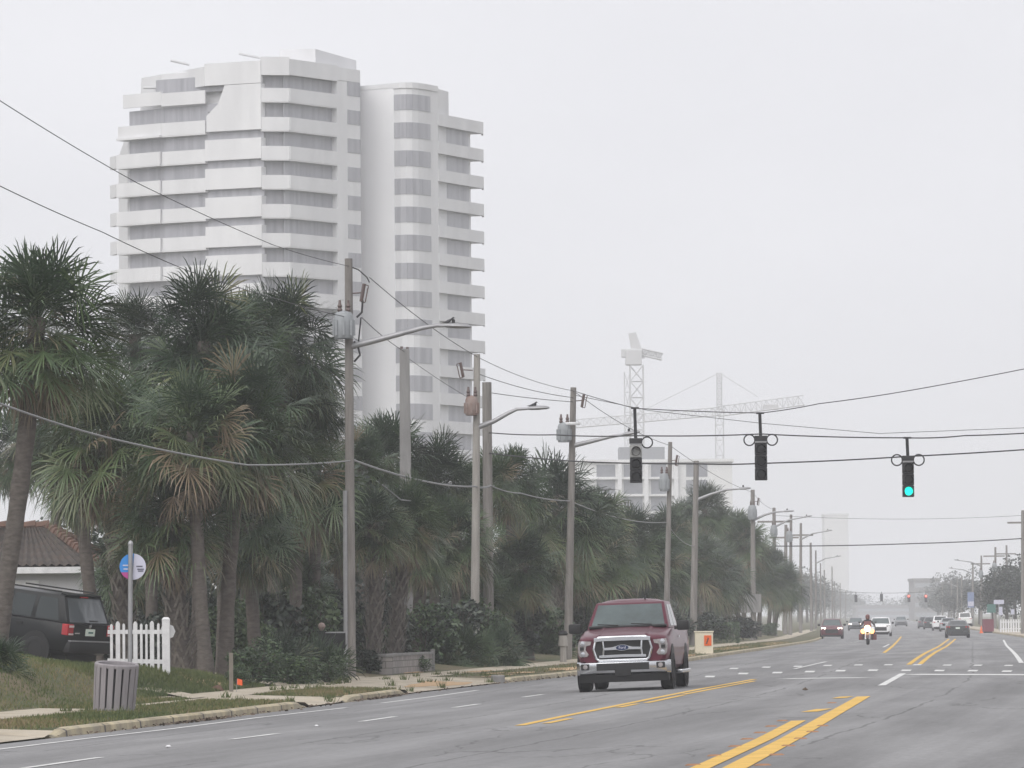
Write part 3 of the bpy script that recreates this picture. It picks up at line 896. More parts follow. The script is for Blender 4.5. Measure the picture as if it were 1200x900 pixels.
FP = 'crowded sabal palms filling the thicket'
palm_px(66, 492, 60, 178, 66, kind=1, label='palm rising behind the tiled roof beside the leaning trunk', group=FP)
palm_px(18, 520, 54, 182, 18, kind=3, label='palm behind the tiled roof, leftmost, cut by the photo edge', group=FP)
palm_px(100, 560, 50, 176, 100, kind=3, label='low palm behind the right end of the tiled roof', group=FP)
for cx, cy, r, Y, bx, kd, lab in [
    (286, 392, 70, 139, 290, 0, 'palm crown squeezed between the tallest two crowns'), (170, 480, 52, 142, 180, 3, 'palm crown filling below the small peeking palm'), (262, 442, 66, 136, 262, 3, 'palm crown tucked under the tallest two crowns'),
    (370, 480, 50, 143, 368, 1, 'palm crown under the round one beside the transformer pole'), (398, 600, 62, 148, 398, 2, 'low palm directly behind the transformer pole shaft'), (290, 610, 70, 134, 300, 3, 'low palm with hanging fronds behind the two bare trunks'),
    (535, 625, 56, 170, 535, 3, 'palm behind the pale rusty transformer pole shaft'), (560, 690, 46, 176, 562, 1, 'short palm low between pale pole and wooden pole'),
    (425, 545, 50, 158, 425, 1, 'palm crown just right of the transformer pole'), (665, 650, 52, 206, 668, 1, 'palm behind the white banded transformer pole foot'), (612, 600, 50, 190, 612, 3, 'shaggy palm behind the thick wooden pole'),
    (722, 655, 46, 256, 722, 1, 'palm above the red pickup cab'), (782, 625, 40, 292, 784, 3, 'palm in front of the hotel windows beside the slim pole'), (830, 668, 44, 330, 832, 3, 'palm between plain wooden pole and lamp pole'),
    (862, 672, 40, 366, 866, 1, 'palm behind the grey board'), (690, 700, 40, 236, 690, 3, 'low palm behind the red pickup cab'), (150, 660, 56, 146, 150, 3, 'low palm behind the bus stop disc'), (345, 680, 54, 143, 345, 3, 'low palm above the gate post panel')]:
    palm_px(cx, cy, r, Y, bx, kind=kd, label=lab, group=FP)

def palmetto(px, Y, r, label, kind=0, sq=1.0, u=None):
    b = P(u, Y) if u is not None else B(px, Y)
    t = thing('palmetto_bush', label, 'bush', b, 'palmetto bushes under the palms')
    c = bpy.data.objects.new('fronds', PALMETTO[kind % 2]); COL.objects.link(c); c.parent = t
    c.scale = (r, r, r * sq); c.location = (0, 0, .1); c.rotation_euler = (0, 0, random.uniform(0, 6.28))
    return t
palmetto(-6, 100, .85, 'spiky palmetto bush on the berm at the photo\'s left edge', 0)
palmetto(78, 140, 1.3, 'dark feathery palmetto behind the black car by the white wall', 1, .9)
palmetto(325, 128, 1.5, 'palmetto clump right of the two bare trunks', 1, 1.1)
palmetto(372, 133, 1.4, 'palmetto clump left of the transformer pole', 0, 1.2)
palmetto(548, 162, 1.6, 'big palmetto clump at the foot of the wooden transformer pole', 0, 1.1)
palmetto(585, 164, 1.5, 'big palmetto clump right of the wooden transformer pole foot', 1, 1.15)
palmetto(520, 160, 1.1, 'palmetto clump behind the end of the block wall', 1)
palmetto(640, 190, 1.2, 'small palmetto left of the dark post by the red pickup', 0)
palmetto(395, 146, 1.2, 'palmetto behind the dark gate post', 1)

def leaf_cloud(seed, n, leaf=.11, rx=1, ry=1, rz=1, lobes=9):
    rng = random.Random(seed); mb = MB()
    ls = [(Vector((rng.uniform(-.6, .6) * rx, rng.uniform(-.6, .6) * ry, rng.uniform(-.5, .6) * rz)), rng.uniform(.32, .55), rng.uniform(-.15, .15)) for _ in range(lobes)]
    for i in range(n):
        c, rr, tv = ls[rng.randrange(lobes)]
        while True:
            d = Vector((rng.uniform(-1, 1), rng.uniform(-1, 1), rng.uniform(-1, 1)))
            if .25 < d.length < 1: break
        d = d * (d.length ** -.5) * rr
        p = c + Vector((d.x * rx, d.y * ry, d.z * rz))
        ax = Vector((rng.gauss(0, 1), rng.gauss(0, 1), rng.gauss(0, .6))).normalized()
        bx = ax.cross(Vector((rng.gauss(0, 1), rng.gauss(0, 1), rng.gauss(0, 1)))).normalized()
        L = leaf * rng.uniform(.7, 1.5)
        mb.add([p, p + ax * L * .5 + bx * L * .28, p + ax * L, p + ax * L * .5 - bx * L * .28], [(0, 1, 2, 3)], min(1, max(0, .5 + tv + rng.uniform(-.35, .35))))
    return mb
def mesh_of(mb, name, m):
    o = mb.build(name, m, tint=True, recalc=False); me = o.data; bpy.data.objects.remove(o); return me
SHRUBS = [mesh_of(leaf_cloud(21, 2600), 'leaves', M['shrub']), mesh_of(leaf_cloud(22, 2600, .13), 'leaves', M['shrub']), mesh_of(leaf_cloud(23, 2400, .16), 'leaves', M['dark_leaf'])]
TREES = [mesh_of(leaf_cloud(31, 3200, .10, lobes=14), 'crown', M['dark_leaf']), mesh_of(leaf_cloud(32, 2600, .10, lobes=11), 'crown', M['dark_leaf'])]
def stems(mb, n, h, r, rng):
    for i in range(n):
        a = rng.uniform(0, 6.28)
        mb.tube([(0, 0, -.05), (math.cos(a) * r * .3, math.sin(a) * r * .3, h * .5), (math.cos(a) * r * .7, math.sin(a) * r * .7, h)], [.03, .022, .01], 5)
    return mb
def shrub(px, Y, r, h, label, kind=0):
    t = thing('shrub', label, 'shrub', B(px, Y), 'low shrubs along the sidewalk')
    stems(MB(), 5, h * .8, r, random.Random(int(px))).build('stem', M['bark'], t)
    c = bpy.data.objects.new('leaves', SHRUBS[kind]); COL.objects.link(c); c.parent = t
    c.scale = (r, r, h * .56); c.location = (0, 0, h * .52); c.rotation_euler = (0, 0, random.uniform(0, 6.28))
shrub(300, 124, .75, 1.0, 'rounded light green shrub right of the wooden stake', 0)
shrub(345, 127, .6, .75, 'weedy shrub between the rounded shrub and the dark gate post', 1)
shrub(383, 130, .6, .6, 'low leafy shrub below the dark gate post', 0)
shrub(432, 143, .5, .7, 'reddish dry shrub on the block wall', 2)
shrub(480, 149, .6, .5, 'small green shrub along the top of the block wall', 1)
shrub(280, 121, .35, .45, 'tuft of weeds at the wooden stake', 0)
shrub(660, 205, .6, .9, 'dark shrub beside the pickup\'s mirror', 2)
shrub(900, 420, 1.0, 1.0, 'low shrub at the foot of the last palms', 1)

for i, (px, Y, r, h, kd, lab) in enumerate([
    (212, 138, .9, 1.7, 2, 'dark shrub behind the thick post of the picket fence'), (245, 141, 1.0, 2.2, 2, 'dark shrub in the gap behind the two bare trunks'), (282, 137, .9, 1.9, 1, 'tall leafy shrub behind the rounded light green one'),
    (318, 140, 1.0, 2.3, 2, 'tall dark shrub among the trunks left of the gate post'), (352, 142, 1.0, 2.2, 1, 'tall leafy shrub behind the ball finial of the gate post'), (394, 147, 1.0, 2.4, 2, 'tall dark shrub behind the foot of the transformer pole'),
    (424, 152, .9, 1.6, 1, 'leafy shrub behind the left end of the block wall'), (456, 156, 1.0, 1.9, 2, 'dark shrub behind the corner of the block wall'), (496, 160, 1.0, 1.8, 1, 'leafy shrub behind the end post of the block wall'),
    (530, 166, 1.1, 1.9, 2, 'dark shrub left of the pale pole foot'), (566, 170, 1.1, 1.9, 0, 'green shrub between pale pole and wooden pole feet'), (606, 178, 1.1, 1.8, 2, 'dark shrub right of the wooden pole foot'), (636, 190, 1.0, 1.7, 1, 'leafy shrub left of the dark bollard'),
    (682, 214, 1.1, 1.9, 2, 'dark shrub hidden partly by the pickup cab'), (170, 140, .9, 1.5, 2, 'dark shrub seen through the white pickets'), (140, 143, .9, 1.5, 2, 'dark shrub between the black car and the pickets'),
    (790, 268, 1.1, 1.6, 2, 'dark shrub right of the red pickup mirror'), (832, 300, 1.3, 1.7, 2, 'dark shrub above the clipped hedge'), (872, 340, 1.3, 1.6, 2, 'dark shrub under the grey board')]):
    shrub(px, Y, r, h, lab, kd)

# clipped hedge behind the cabinet
hg = MB(); rng = random.Random(5)
for i in range(2200):
    f = rng.randrange(3)
    x, y, z = rng.uniform(-.75, .75), rng.uniform(-.8, .8), rng.uniform(.02, 1.1)
    if f == 0: y = -.8 + rng.uniform(-.05, .12)
    elif f == 1: z = 1.1 + rng.uniform(-.12, .06)
    else: x = rng.choice((-.75, .75)) + rng.uniform(-.06, .06)
    ax = Vector((rng.gauss(0, 1), rng.gauss(0, 1), rng.gauss(0, 1))).normalized(); bx = ax.orthogonal().normalized(); L = .12
    p = Vector((x, y, z))
    hg.add([p, p + ax * L * .5 + bx * L * .3, p + ax * L, p + ax * L * .5 - bx * L * .3], [(0, 1, 2, 3)], rng.uniform(.1, .8))
tag(hg.build('hedge', M['shrub'], tint=True, recalc=False, loc=B(849, 300)), 'clipped boxy green hedge behind the beige utility cabinet', 'hedge')

# dense thicket behind the palms: one uncountable mass
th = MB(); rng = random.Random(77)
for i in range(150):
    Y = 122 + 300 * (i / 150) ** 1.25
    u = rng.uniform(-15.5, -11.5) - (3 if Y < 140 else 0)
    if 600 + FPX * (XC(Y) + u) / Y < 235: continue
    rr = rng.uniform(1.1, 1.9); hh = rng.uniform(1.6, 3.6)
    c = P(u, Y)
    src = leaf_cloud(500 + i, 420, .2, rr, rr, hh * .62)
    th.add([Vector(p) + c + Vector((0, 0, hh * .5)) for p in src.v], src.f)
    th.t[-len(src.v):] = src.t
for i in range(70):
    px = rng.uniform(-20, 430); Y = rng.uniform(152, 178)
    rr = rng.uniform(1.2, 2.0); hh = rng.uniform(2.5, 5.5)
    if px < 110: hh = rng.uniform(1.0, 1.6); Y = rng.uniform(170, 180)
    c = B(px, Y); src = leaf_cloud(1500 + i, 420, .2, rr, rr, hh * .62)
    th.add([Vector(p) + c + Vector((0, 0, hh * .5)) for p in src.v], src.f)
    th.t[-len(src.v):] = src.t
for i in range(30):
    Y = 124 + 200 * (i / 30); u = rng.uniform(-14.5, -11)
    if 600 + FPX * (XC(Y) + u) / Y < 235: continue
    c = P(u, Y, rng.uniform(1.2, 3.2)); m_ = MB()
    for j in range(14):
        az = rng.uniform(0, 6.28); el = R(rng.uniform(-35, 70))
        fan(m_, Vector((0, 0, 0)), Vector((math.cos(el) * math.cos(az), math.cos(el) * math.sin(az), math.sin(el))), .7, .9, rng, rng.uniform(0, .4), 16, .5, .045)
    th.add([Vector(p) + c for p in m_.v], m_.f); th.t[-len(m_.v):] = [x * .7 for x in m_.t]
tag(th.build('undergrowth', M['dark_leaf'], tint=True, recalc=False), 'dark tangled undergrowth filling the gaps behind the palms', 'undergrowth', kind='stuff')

# grass blades on the verge and berm
gm = MB(); rng = random.Random(9)
def grass_patch(n, u0, u1, y0, y1, h0=.03, h1=.08, dry=.35, walk=False):
    for i in range(n):
        u, Y = rng.uniform(u0, u1), rng.uniform(y0, y1)
        if (not walk and -7.35 < u < -5.95) or apron_f(Y) > .3 and u > -6.3 or (123.5 < Y < 140 and u < -7): continue
        p = P(u, Y); h = rng.uniform(h0, h1); a = rng.uniform(0, 6.28)
        sv = Vector((math.cos(a), math.sin(a), 0)) * .011
        lean_ = Vector((rng.uniform(-.5, .5), rng.uniform(-.5, .5), 1)) * h
        nz = math.sin(p.x * 1.3) + math.sin(p.y * .61 + 1) + math.sin(p.x * .5 + p.y * .3)
        t_ = min(1, max(0, .3 + (.12 if -8.9 < u < -7.6 and Y < 98 else -.12) + (.14 if u > -6 else 0) + .15 * nz + rng.uniform(-.2, .2) + (dry if rng.random() < dry else 0)))
        gm.add([p - sv, p + sv, p + lean_], [(0, 1, 2)], t_)
grass_patch(26000, -6.0, -4.2, 80, 135, .03, .075, .4)
grass_patch(34000, -13, -7.3, 84, 123, .03, .09, .3)
grass_patch(12000, -9.5, -7.3, 106, 124, .05, .13, .1)
grass_patch(3500, -7.3, -6.36, 95, 106, .03, .08, .4, True)
grass_patch(6000, -6.0, -4.2, 135, 320, .05, .11, .4)
for i in range(60):      # weed tufts along the sidewalk edges and in the kerb cracks
    u = rng.choice((-6.0, -7.32, -4.25, -6.4, -5.2)) + rng.uniform(-.08, .08); Y = rng.uniform(82, 150)
    c_h = rng.uniform(.07, .2)
    for k in range(26):
        p = P(u + rng.gauss(0, .05), Y + rng.gauss(0, .18)); a = rng.uniform(0, 6.28); h = c_h * rng.uniform(.5, 1.2)
        sv = Vector((math.cos(a), math.sin(a), 0)) * .012
        gm.add([p - sv, p + sv, p + Vector((rng.uniform(-.6, .6), rng.uniform(-.6, .6), 1)) * h], [(0, 1, 2)], min(1, max(0, rng.uniform(.0, .45))))
tag(gm.build('grass', M['grass'], tint=True, recalc=False), 'short patchy grass on the verge and the berm', 'grass', kind='stuff')
# leaf litter in the gutter
lm = MB()
for i in range(900):
    k = rng.random()
    if k < .35: Y, u = rng.gauss(117.5, 1.8), -3.95 + rng.uniform(0, .16)
    elif k < .6: Y, u = rng.gauss(92, 2), -3.95 + rng.uniform(0, .2)
    else: Y, u = rng.uniform(80, 170), -3.97 + abs(rng.gauss(0, .12))
    p = Vector((XC(Y) + u + SH(Y), Y, road_z(u + SH(Y), Y) + rng.uniform(.01, .04)))
    a = Vector((rng.gauss(0, 1), rng.gauss(0, 1), rng.gauss(0, .3))).normalized() * rng.uniform(.02, .07); b_ = Vector((-a.y, a.x, rng.uniform(0, .04))) * .5
    lm.add([p - a, p + b_, p + a, p - b_], [(0, 1, 2, 3)])
tag(lm.build('leaf_litter', M['dirt'], recalc=False), 'brown leaf litter swept against the kerb', 'leaf litter', kind='stuff')
def litter(px, py, r, m, label):
    p = G(px, py); mb = MB(); rr = random.Random(int(px))
    mb.lathe([(0, 0), (r, .01), (r * 1.1, r * .4), (r * .5, r * .9), (0, r)], 7)
    mb.v = [(x * rr.uniform(.7, 1.3), y * rr.uniform(.7, 1.3), z * rr.uniform(.6, 1.2)) for x, y, z in mb.v]
    tag(mb.build('litter_scrap', m, loc=p), label, 'litter', 'scraps lying on the road and verge')
litter(197, 876, .032, M['white'], 'white paper scrap on the road, nearer one')
litter(371, 851.5, .032, M['white'], 'white paper scrap on the road between the lane dashes')
litter(255, 810, .13, M['ridge_tile'], 'orange brown leaf bundle lying by the sidewalk')
litter(944, 809, .055, M['dirt'], 'small dark scrap in the turn lane')

# ------------------------------------------------------------------ trees fading away in the mist
def tree(px, Y, h, r, label, group, kind=0, u=None, wide=1.0):
    b = P(u, Y) if u is not None else B(px, Y)
    t = thing('tree', label, 'tree', b, group)
    mb = MB(); rg = random.Random(int(px * 3 + Y))
    mb.tube([(0, 0, -.2), (rg.uniform(-.1, .1), 0, h * .3), (rg.uniform(-.3, .3), 0, h * .62)], [.16 * h / 5, .12 * h / 5, .07 * h / 5], 7)
    for k in range(4):
        a = rg.uniform(0, 6.28)
        mb.tube([(0, 0, h * .34), (math.cos(a) * r * .4, math.sin(a) * r * .4, h * .58), (math.cos(a) * r * .7, math.sin(a) * r * .7, h * .75)], [.05 * h / 5, .04 * h / 5, .02], 5)
    mb.build('trunk', M['bark'], t)
    c = bpy.data.objects.new('crown', TREES[kind % 2]); COL.objects.link(c); c.parent = t
    c.scale = (r * wide, r, h * .42); c.location = (0, 0, h * .6); c.rotation_euler = (0, 0, rg.uniform(0, 6.28))
GR = 'misty trees lining the right roadside'
LT = 'misty grey tree in the line on the right roadside'
for px, Y, h, r, lab in [(1200, 560, 5.6, 2.4, 'dark tree right of the white picket panel, at the photo edge'), (1180, 560, 6.6, 2.8, 'dark bushy tree behind the street name sign'),
                         (1163, 610, 5.8, 2.6, 'dark tree behind the red box by the corner'), (1148, 780, 6.4, 3.0, LT), (1138, 950, 7.4, 2.6, LT), (1126, 1100, 10.4, 3.6, LT),
                         (1112, 1250, 10.5, 4.2, LT), (1099, 1450, 10.6, 5.2, LT), (1088, 1650, 10.5, 5.6, LT), (1078, 1850, 10.5, 6, LT), (1118, 900, 5.6, 2.6, LT), (1105, 1100, 6.4, 3.2, LT), (1190, 640, 8.2, 3.4, LT)]:
    tree(px, Y, h, r, lab, GR, int(px))
GL = 'misty trees lining the left roadside'
LTL = 'misty grey tree in the line on the left roadside'
for px, Y, h, r in [(946, 1000, 9.0, 3.6), (952, 1200, 10.0, 4.4), (958, 1400, 10.0, 4.6), (965, 1600, 10.2, 5.0), (972, 1800, 10.4, 5.4), (980, 2000, 11, 6), (990, 2150, 11, 6.5), (940, 900, 6.0, 2.6), (936, 1050, 11.0, 3.8), (1000, 2250, 10.0, 7)]:
    tree(px, Y, h, r, LTL, GL, int(px))
tl = MB(); rng = random.Random(88)
for i in range(40):
    Y = rng.uniform(1900, 2150); px = rng.uniform(975, 1110)
    c = B(px, Y); src = leaf_cloud(900 + i, 260, .5, 8, 7, rng.uniform(4, 7))
    th_ = [Vector(p) + c + Vector((0, 0, 3)) for p in src.v]
    tl.add(th_, src.f); tl.t[-len(src.v):] = src.t
tag(tl.build('treeline', M['dark_leaf'], tint=True, recalc=False), 'faint far treeline closing the end of the road', 'treeline', kind='stuff')
# ------------------------------------------------------------------ the condominium tower
def XY(px, Y):
    p = W(px, 400, Y); return (p.x, Y)
def tower():
    kx = lambda px, Y: (W(px, 400, Y).x, Y)
    org = Vector((kx(330, 555)[0], 560, 0))
    t = thing('apartment_tower', 'tall white apartment tower with wraparound balconies fading into the mist', 'tower', org)
    def pl(px, Y):
        x, y = kx(px, Y); return (x - org.x, y - org.y)
    A, A2, Bp, Cp, D, E, Fp = pl(140, 558), pl(191, 554), pl(242, 551), pl(308, 548), pl(341, 548.6), pl(397, 555.6), pl(424, 559)
    back = [pl(424, 590), pl(140, 590)]
    # core, 1.3 m behind the faces
    def off(p, d): return (p[0] + d[0], p[1] + d[1])
    core = [off(A, (.9, 1.2)), off(Bp, (.9, 1.0)), off(Cp, (.4, 1.3)), off(D, (-.2, 1.3)), off(E, (-.9, .9)), off(Fp, (-.05, .9))] + back
    mb = MB(); mb.prism(core, -1, 53.0)
    mb.build('wall', M['bwall'], t)
    up = [off(pl(166, 557), (0, 2.0)), off(pl(190, 554), (0, 1.2))] + core[1:6] + [pl(424, 588), pl(166, 588)]
    MB().prism(up, 52.95, 58.6).build('wall', M['bwall'], t)
    mb = MB()
    ZT = 49.75
    for k in range(-2, 17):
        z = ZT - 3.0 * k
        b0, b1 = z - .75, z + .62
        if k >= -1:
            MB().seg(A, A2, b0, b1, .35 if k >= 0 else .05, .22).seg(A, A2, b0 - .12, b0 + .12, .33, 1.6).build('balcony', M['bwall'], t)
            MB().seg(A2, Bp, b0, b1 - .02, .02, .2).seg(A2, Bp, b0 - .12, b0 + .1, 0, 1.4).build('balcony', M['bwall'], t)
        else:
            MB().seg(pl(146, 557.5), A2, b0 + .25, b1 + .3, .05, .22).seg(A2, Bp, b0 + .1, b1 + .1, .02, .2).build('balcony', M['bwall'], t)
        if k >= 0: MB().seg(Bp, Cp, z - .65, z + 1.5, .08, 1.0).build('wall_panel', M['bwall'], t)
        MB().seg(Cp, D, b0, b1, .02, .2, 0, .1).seg(D, E, b0, b1, .02, .2, .1, 0).seg(Cp, D, b0 - .12, b0 + .1, 0, 1.3).seg(D, E, b0 - .12, b0 + .1, 0, 1.2).build('balcony', M['bwall'], t)
    for k in range(-2, 11):
        z = ZT - 3.0 * k
        w0, w1 = z + .6, z + 2.22
        if k >= -1:
            MB().seg(A, A2, w0, w1, -.75, .12, -.9, 0).build('window', M['bglass'], t)
        MB().seg(A2 if k >= -1 else pl(182, 554.6), Bp, w0, w1, -.62, .12, .2, 0).build('window', M['bglass'], t)
        MB().seg(Cp, D, w0, w1, -1.0, .12, .3).seg(D, E, w0, w1, -.7, .12).build('window', M['bglass'], t)
        f = (E[0] * .56 + Fp[0] * .44, E[1] * .56 + Fp[1] * .44)
        MB().seg(f, Fp, z + .65, z + 2.15, .04, .1).build('window', M['bglass'], t)
        if k >= -1: MB().seg(Bp, Cp, z + 1.5, z + 2.34, -.5, .1).build('window_slot', M['bglass'], t)
    # column between balcony bay and small windows
    MB().seg(E, Fp, -1, 58.3, .0, 1.2).build('wall', M['bwall'], t)
    # terrace floor wall (slanting blank corner) and roof
    sw = MB(); q0, q1, q2 = Vector((Bp[0], Bp[1])), Vector((Cp[0], Cp[1])), None
    dd = (q1 - q0).normalized(); nn = Vector((dd.y, -dd.x)) * .1
    prof = [(0.2, ZT + 2.36), ((q1 - q0).length, ZT + 2.36), ((q1 - q0).length, ZT + 7.1), (2.4, ZT + 7.1), (1.6, ZT + 5.2), (.2, ZT + 4.0)]
    sw.loft([[Vector(((q0 + dd * a + nn).x, (q0 + dd * a + nn).y, z)) for a, z in prof], [Vector(((q0 + dd * a - nn * 8).x, (q0 + dd * a - nn * 8).y, z)) for a, z in prof]])
    sw.build('wall', M['bwall'], t)
    MB().seg(Bp, Cp, ZT + 6.6, 58.2, -.5, .1).build('window', M['bglass'], t)
    rf = MB()
    rf.seg(pl(190, 558.5), Bp, 56.9, 58.9, .1, .4).seg(Bp, Cp, 56.9, 59.2, .1, .4).seg(Cp, D, 57.7, 59.6, .1, .4).seg(D, E, 57.75, 59.4, .1, .4).seg(E, Fp, 57.9, 59.2, .05, .4)
    rf.prism([off(p, (0, .35)) for p in (pl(190, 558.5), Bp, Cp, D, E, Fp)] + [pl(424, 589), pl(190, 589)], 58.3, 58.7)
    rf.build('roof', M['bwall'], t)
    MB().prism([pl(330, 556), pl(372, 556), pl(420, 568), pl(420, 580), pl(330, 580)], 58.6, 61.2).build('penthouse', M['bwall'], t)
    st = MB()
    for px, py, px2, py2 in [(200, 71, 222, 76), (280, 63, 330, 73), (168, 103, 184, 103), (187, 88, 190, 100)]:
        a, b = W(px, py, 556), W(px2, py2, 556)
        MB().tube([a - org, b - org], .14, 5).build('scaffold_beam', M['steel'], t)
    # left balcony ends
    for k in range(0, 13):
        z = ZT - 3 * k
        MB().seg(pl(133, 560), A, z - .75, z + .6, .3, .5).build('balcony', M['bwall'], t)
    # ---- round tower
    G0, G1 = pl(423.5, 564.5), pl(464, 561.5)
    arc = [G1]
    for i in range(1, 6):
        f = i / 6; px = 464 + 42 * f
        arc.append(pl(px, 561.5 - 1.6 * math.sin(f * math.pi) + 2.3 * f))
    H1 = pl(506, 563.8); arc.append(H1)
    H2 = pl(515, 565.4); H3 = pl(556, 573.5); H4 = pl(568, 575.9)
    zt = 58.1
    MB().prism([G0, (G1[0] + .0, G1[1])] + arc[1:] + [H2, off(H2, (.1, 1.3)), off(H3, (-.3, 1.0)), pl(553, 594), pl(423.5, 594)], -1, 55.0).build('wall', M['bwall'], t)
    MB().prism([G0, G1] + arc[1:] + [H2, pl(528, 569), pl(528, 590), pl(423.5, 590)], 55.0, zt - .25).build('wall', M['bwall'], t)
    MB().seg(G0, G1, -1, zt, .06, .1).build('wall', M['bgrey'], t)
    rf = MB()
    rf.seg(G0, G1, zt - .5, zt, .1, .3)
    for a, b in zip(arc[:-1], arc[1:]): rf.seg(a, b, zt - .6, zt, .12, .3, .03, .03)
    rf.seg(H1, H2, zt - .6, zt, .1, .3)
    rf.build('roof', M['bwall'], t)
    for k in range(0, 15):
        z1 = 56.85 - 2.97 * k; z0 = z1 - 1.65
        w_ = MB()
        for a, b in zip(arc[:-1], arc[1:]): w_.seg(a, b, z0, z1, .05, .09)
        w_.build('window', M['bglass'], t)
        if k >= 1:
            MB().seg(H2, H3, z0 - .1, z1 + .1, -.5, .1).build('window', M['bglass'], t)
            MB().seg(H2, H4, z1 + .05, z1 + 1.32, .06, .22).seg(H2, H4, z1 + .05, z1 + .3, 0, 2.0).seg((H4[0], H4[1]), (H4[0] + .01, H4[1] + 1.9), z1 + .05, z1 + 1.32, .02, .22).build('balcony', M['bwall'], t)
    return t
tower()

# ------------------------------------------------------------------ pale hotel, cranes and far blocks
def hotel():
    Y = 900
    a = W(688, 540, Y); b = W(858, 540, Y)
    org = Vector((a.x, Y, -.3))
    t = thing('hotel_building', 'pale hotel block with wide windows half hidden behind roadside palms', 'building', org)
    k = KY(Y)
    zx = lambda px, py: (W(px, py, Y).x - org.x, W(px, py, Y).z - org.z)
    x1, zt = zx(858, 541)
    MB().bbox(-6, x1, .0, 22, 0, zt).build('wall', M['hotel'], t)
    MB().bbox(-6, x1 + .3, -.5, 22.3, zt, zt + .5).build('roof', M['hotel'], t)
    xa, za = zx(726, 523); xb, _ = zx(780, 540)
    MB().bbox(xa, xb, 5, 14, zt + .5, za).build('rooftop_block', M['hotelgrey'], t)
    for (pa, pb) in [(699, 721), (731, 753), (763, 781), (804, 829)]:
        for r in range(5):
            y0, y1 = 541.5 + 20 * r + 1, 541.5 + 20 * r + 17
            xa, z1 = zx(pa, y0); xb, z0 = zx(pb, y1)
            if r == 0: z1 = zt - .35
            MB().bbox(xa, xb, -.07, .2, z0, z1).build('window', M['hglass'], t)
    for px in (726, 757, 792):
        x, _ = zx(px, 540)
        MB().bbox(x - .35, x + .35, -.9, 0, 0, zt - .2).build('pilaster', M['white'], t)
    for r in range(1, 5):
        _, z = zx(700, 541 + 20 * r)
        MB().bbox(-6, zx(790, 0)[0], -.75, 0, z - .15, z + .1).build('ledge', M['hotel'], t)
hotel()

def lattice(mb, a, b, half, nbay, r=.13, up=Vector((0, 0, 1)), tri=False):
    a, b = Vector(a), Vector(b)
    d = (b - a).normalized(); sx = d.cross(up)
    if sx.length < .1: sx = d.cross(Vector((0, 1, 0)))
    sx.normalize(); sy = sx.cross(d).normalized()
    cs = [sx * half + sy * half, -sx * half + sy * half, -sx * half - sy * half, sx * half - sy * half]
    if tri: cs = [sx * half - sy * half, -sx * half - sy * half, sy * half]
    for c in cs: mb.tube([a + c, b + c], r, 5)
    n = len(cs)
    for i in range(nbay):
        p, q = a.lerp(b, i / nbay), a.lerp(b, (i + 1) / nbay)
        for j in range(n):
            c0, c1 = cs[j], cs[(j + 1) % n]
            if i % 2: c0, c1 = c1, c0
            mb.tube([p + c0, q + c1], r * .7, 4)
            mb.tube([p + cs[j], p + cs[(j + 1) % n]], r * .6, 4)
def cranes():
    Y = 1250
    o = W(746, 500, Y); o.z = -.3
    t = thing('tower_crane', 'construction crane with lattice mast and bulky top lost in the mist', 'crane', o)
    rel = lambda px, py, Y=Y: W(px, py, Y) - o
    m = MB(); top = rel(746, 428); lattice(m, (0, 0, 0), top, 1.55, 16, .16)
    m.build('mast', M['steel'], t)
    m = MB(); c = rel(735, 436); lattice(m, (c.x, 0, 12), c, .7, 10, .1); m.build('hoist_mast', M['steel'], t)
    c = rel(746, 420)
    MB().bbox(c.x - 2.6, c.x + 1.2, -2, 2, c.z - 1.6, c.z + 2.0).build('cab', M['steel'], t, bevel=.2)
    m = MB(); p = rel(728, 413); q = rel(746, 405)
    m.bbox(p.x, q.x, -1.2, 1.2, p.z - 1.2, p.z + .8).build('counterweight', M['steel'], t, bevel=.2)
    m = MB()
    a, b, c2 = rel(740, 391), rel(752, 410), rel(776, 418)
    m.loft([[a + Vector((-.7, -.8, 0)), a + Vector((1.0, -.8, .3)), rel(748, 420) + Vector((1.6, -.8, 0)), rel(741, 420) + Vector((0, -.8, 0))],
            [a + Vector((-.7, .8, 0)), a + Vector((1.0, .8, .3)), rel(748, 420) + Vector((1.6, .8, 0)), rel(741, 420) + Vector((0, .8, 0))]])
    m.build('mast_head', M['steel'], t)
    m = MB(); lattice(m, b + Vector((0, 0, -.5)), c2, .75, 6, .2); m.build('jib', M['steel'], t)
    # second crane
    o2 = W(843, 480, 1200); o2.z = -.3
    t2 = thing('tower_crane', 'horizontal jib crane with peaked tie mast, fainter of the two', 'crane', o2)
    rel2 = lambda px, py: W(px, py, 1200) - o2
    m = MB(); base = rel2(843, 480); lattice(m, (0, 0, 0), base, .9, 14, .08); m.build('mast', M['steel'], t2)
    m = MB(); lattice(m, base, rel2(843, 437), .55, 7, .1); m.build('tie_mast', M['steel'], t2)
    m = MB(); lattice(m, rel2(668, 497), rel2(843, 482), .9, 22, .11, tri=True); lattice(m, rel2(843, 482), rel2(942, 469), 1.1, 16, .11, tri=True); m.build('jib', M['steel'], t2)
    m = MB(); c = rel2(903, 476)
    m.bbox(c.x - 1.7, c.x + 1.7, -1, 1, c.z - .8, c.z + .3).build('trolley', M['steel'], t2)
    for k, (px, py) in enumerate([(888, 465), (735, 490)]):
        MB().tube([rel2(843, 437), rel2(px, py)], .07, 5).build('tie_cable', M['steel'], t2)
cranes()

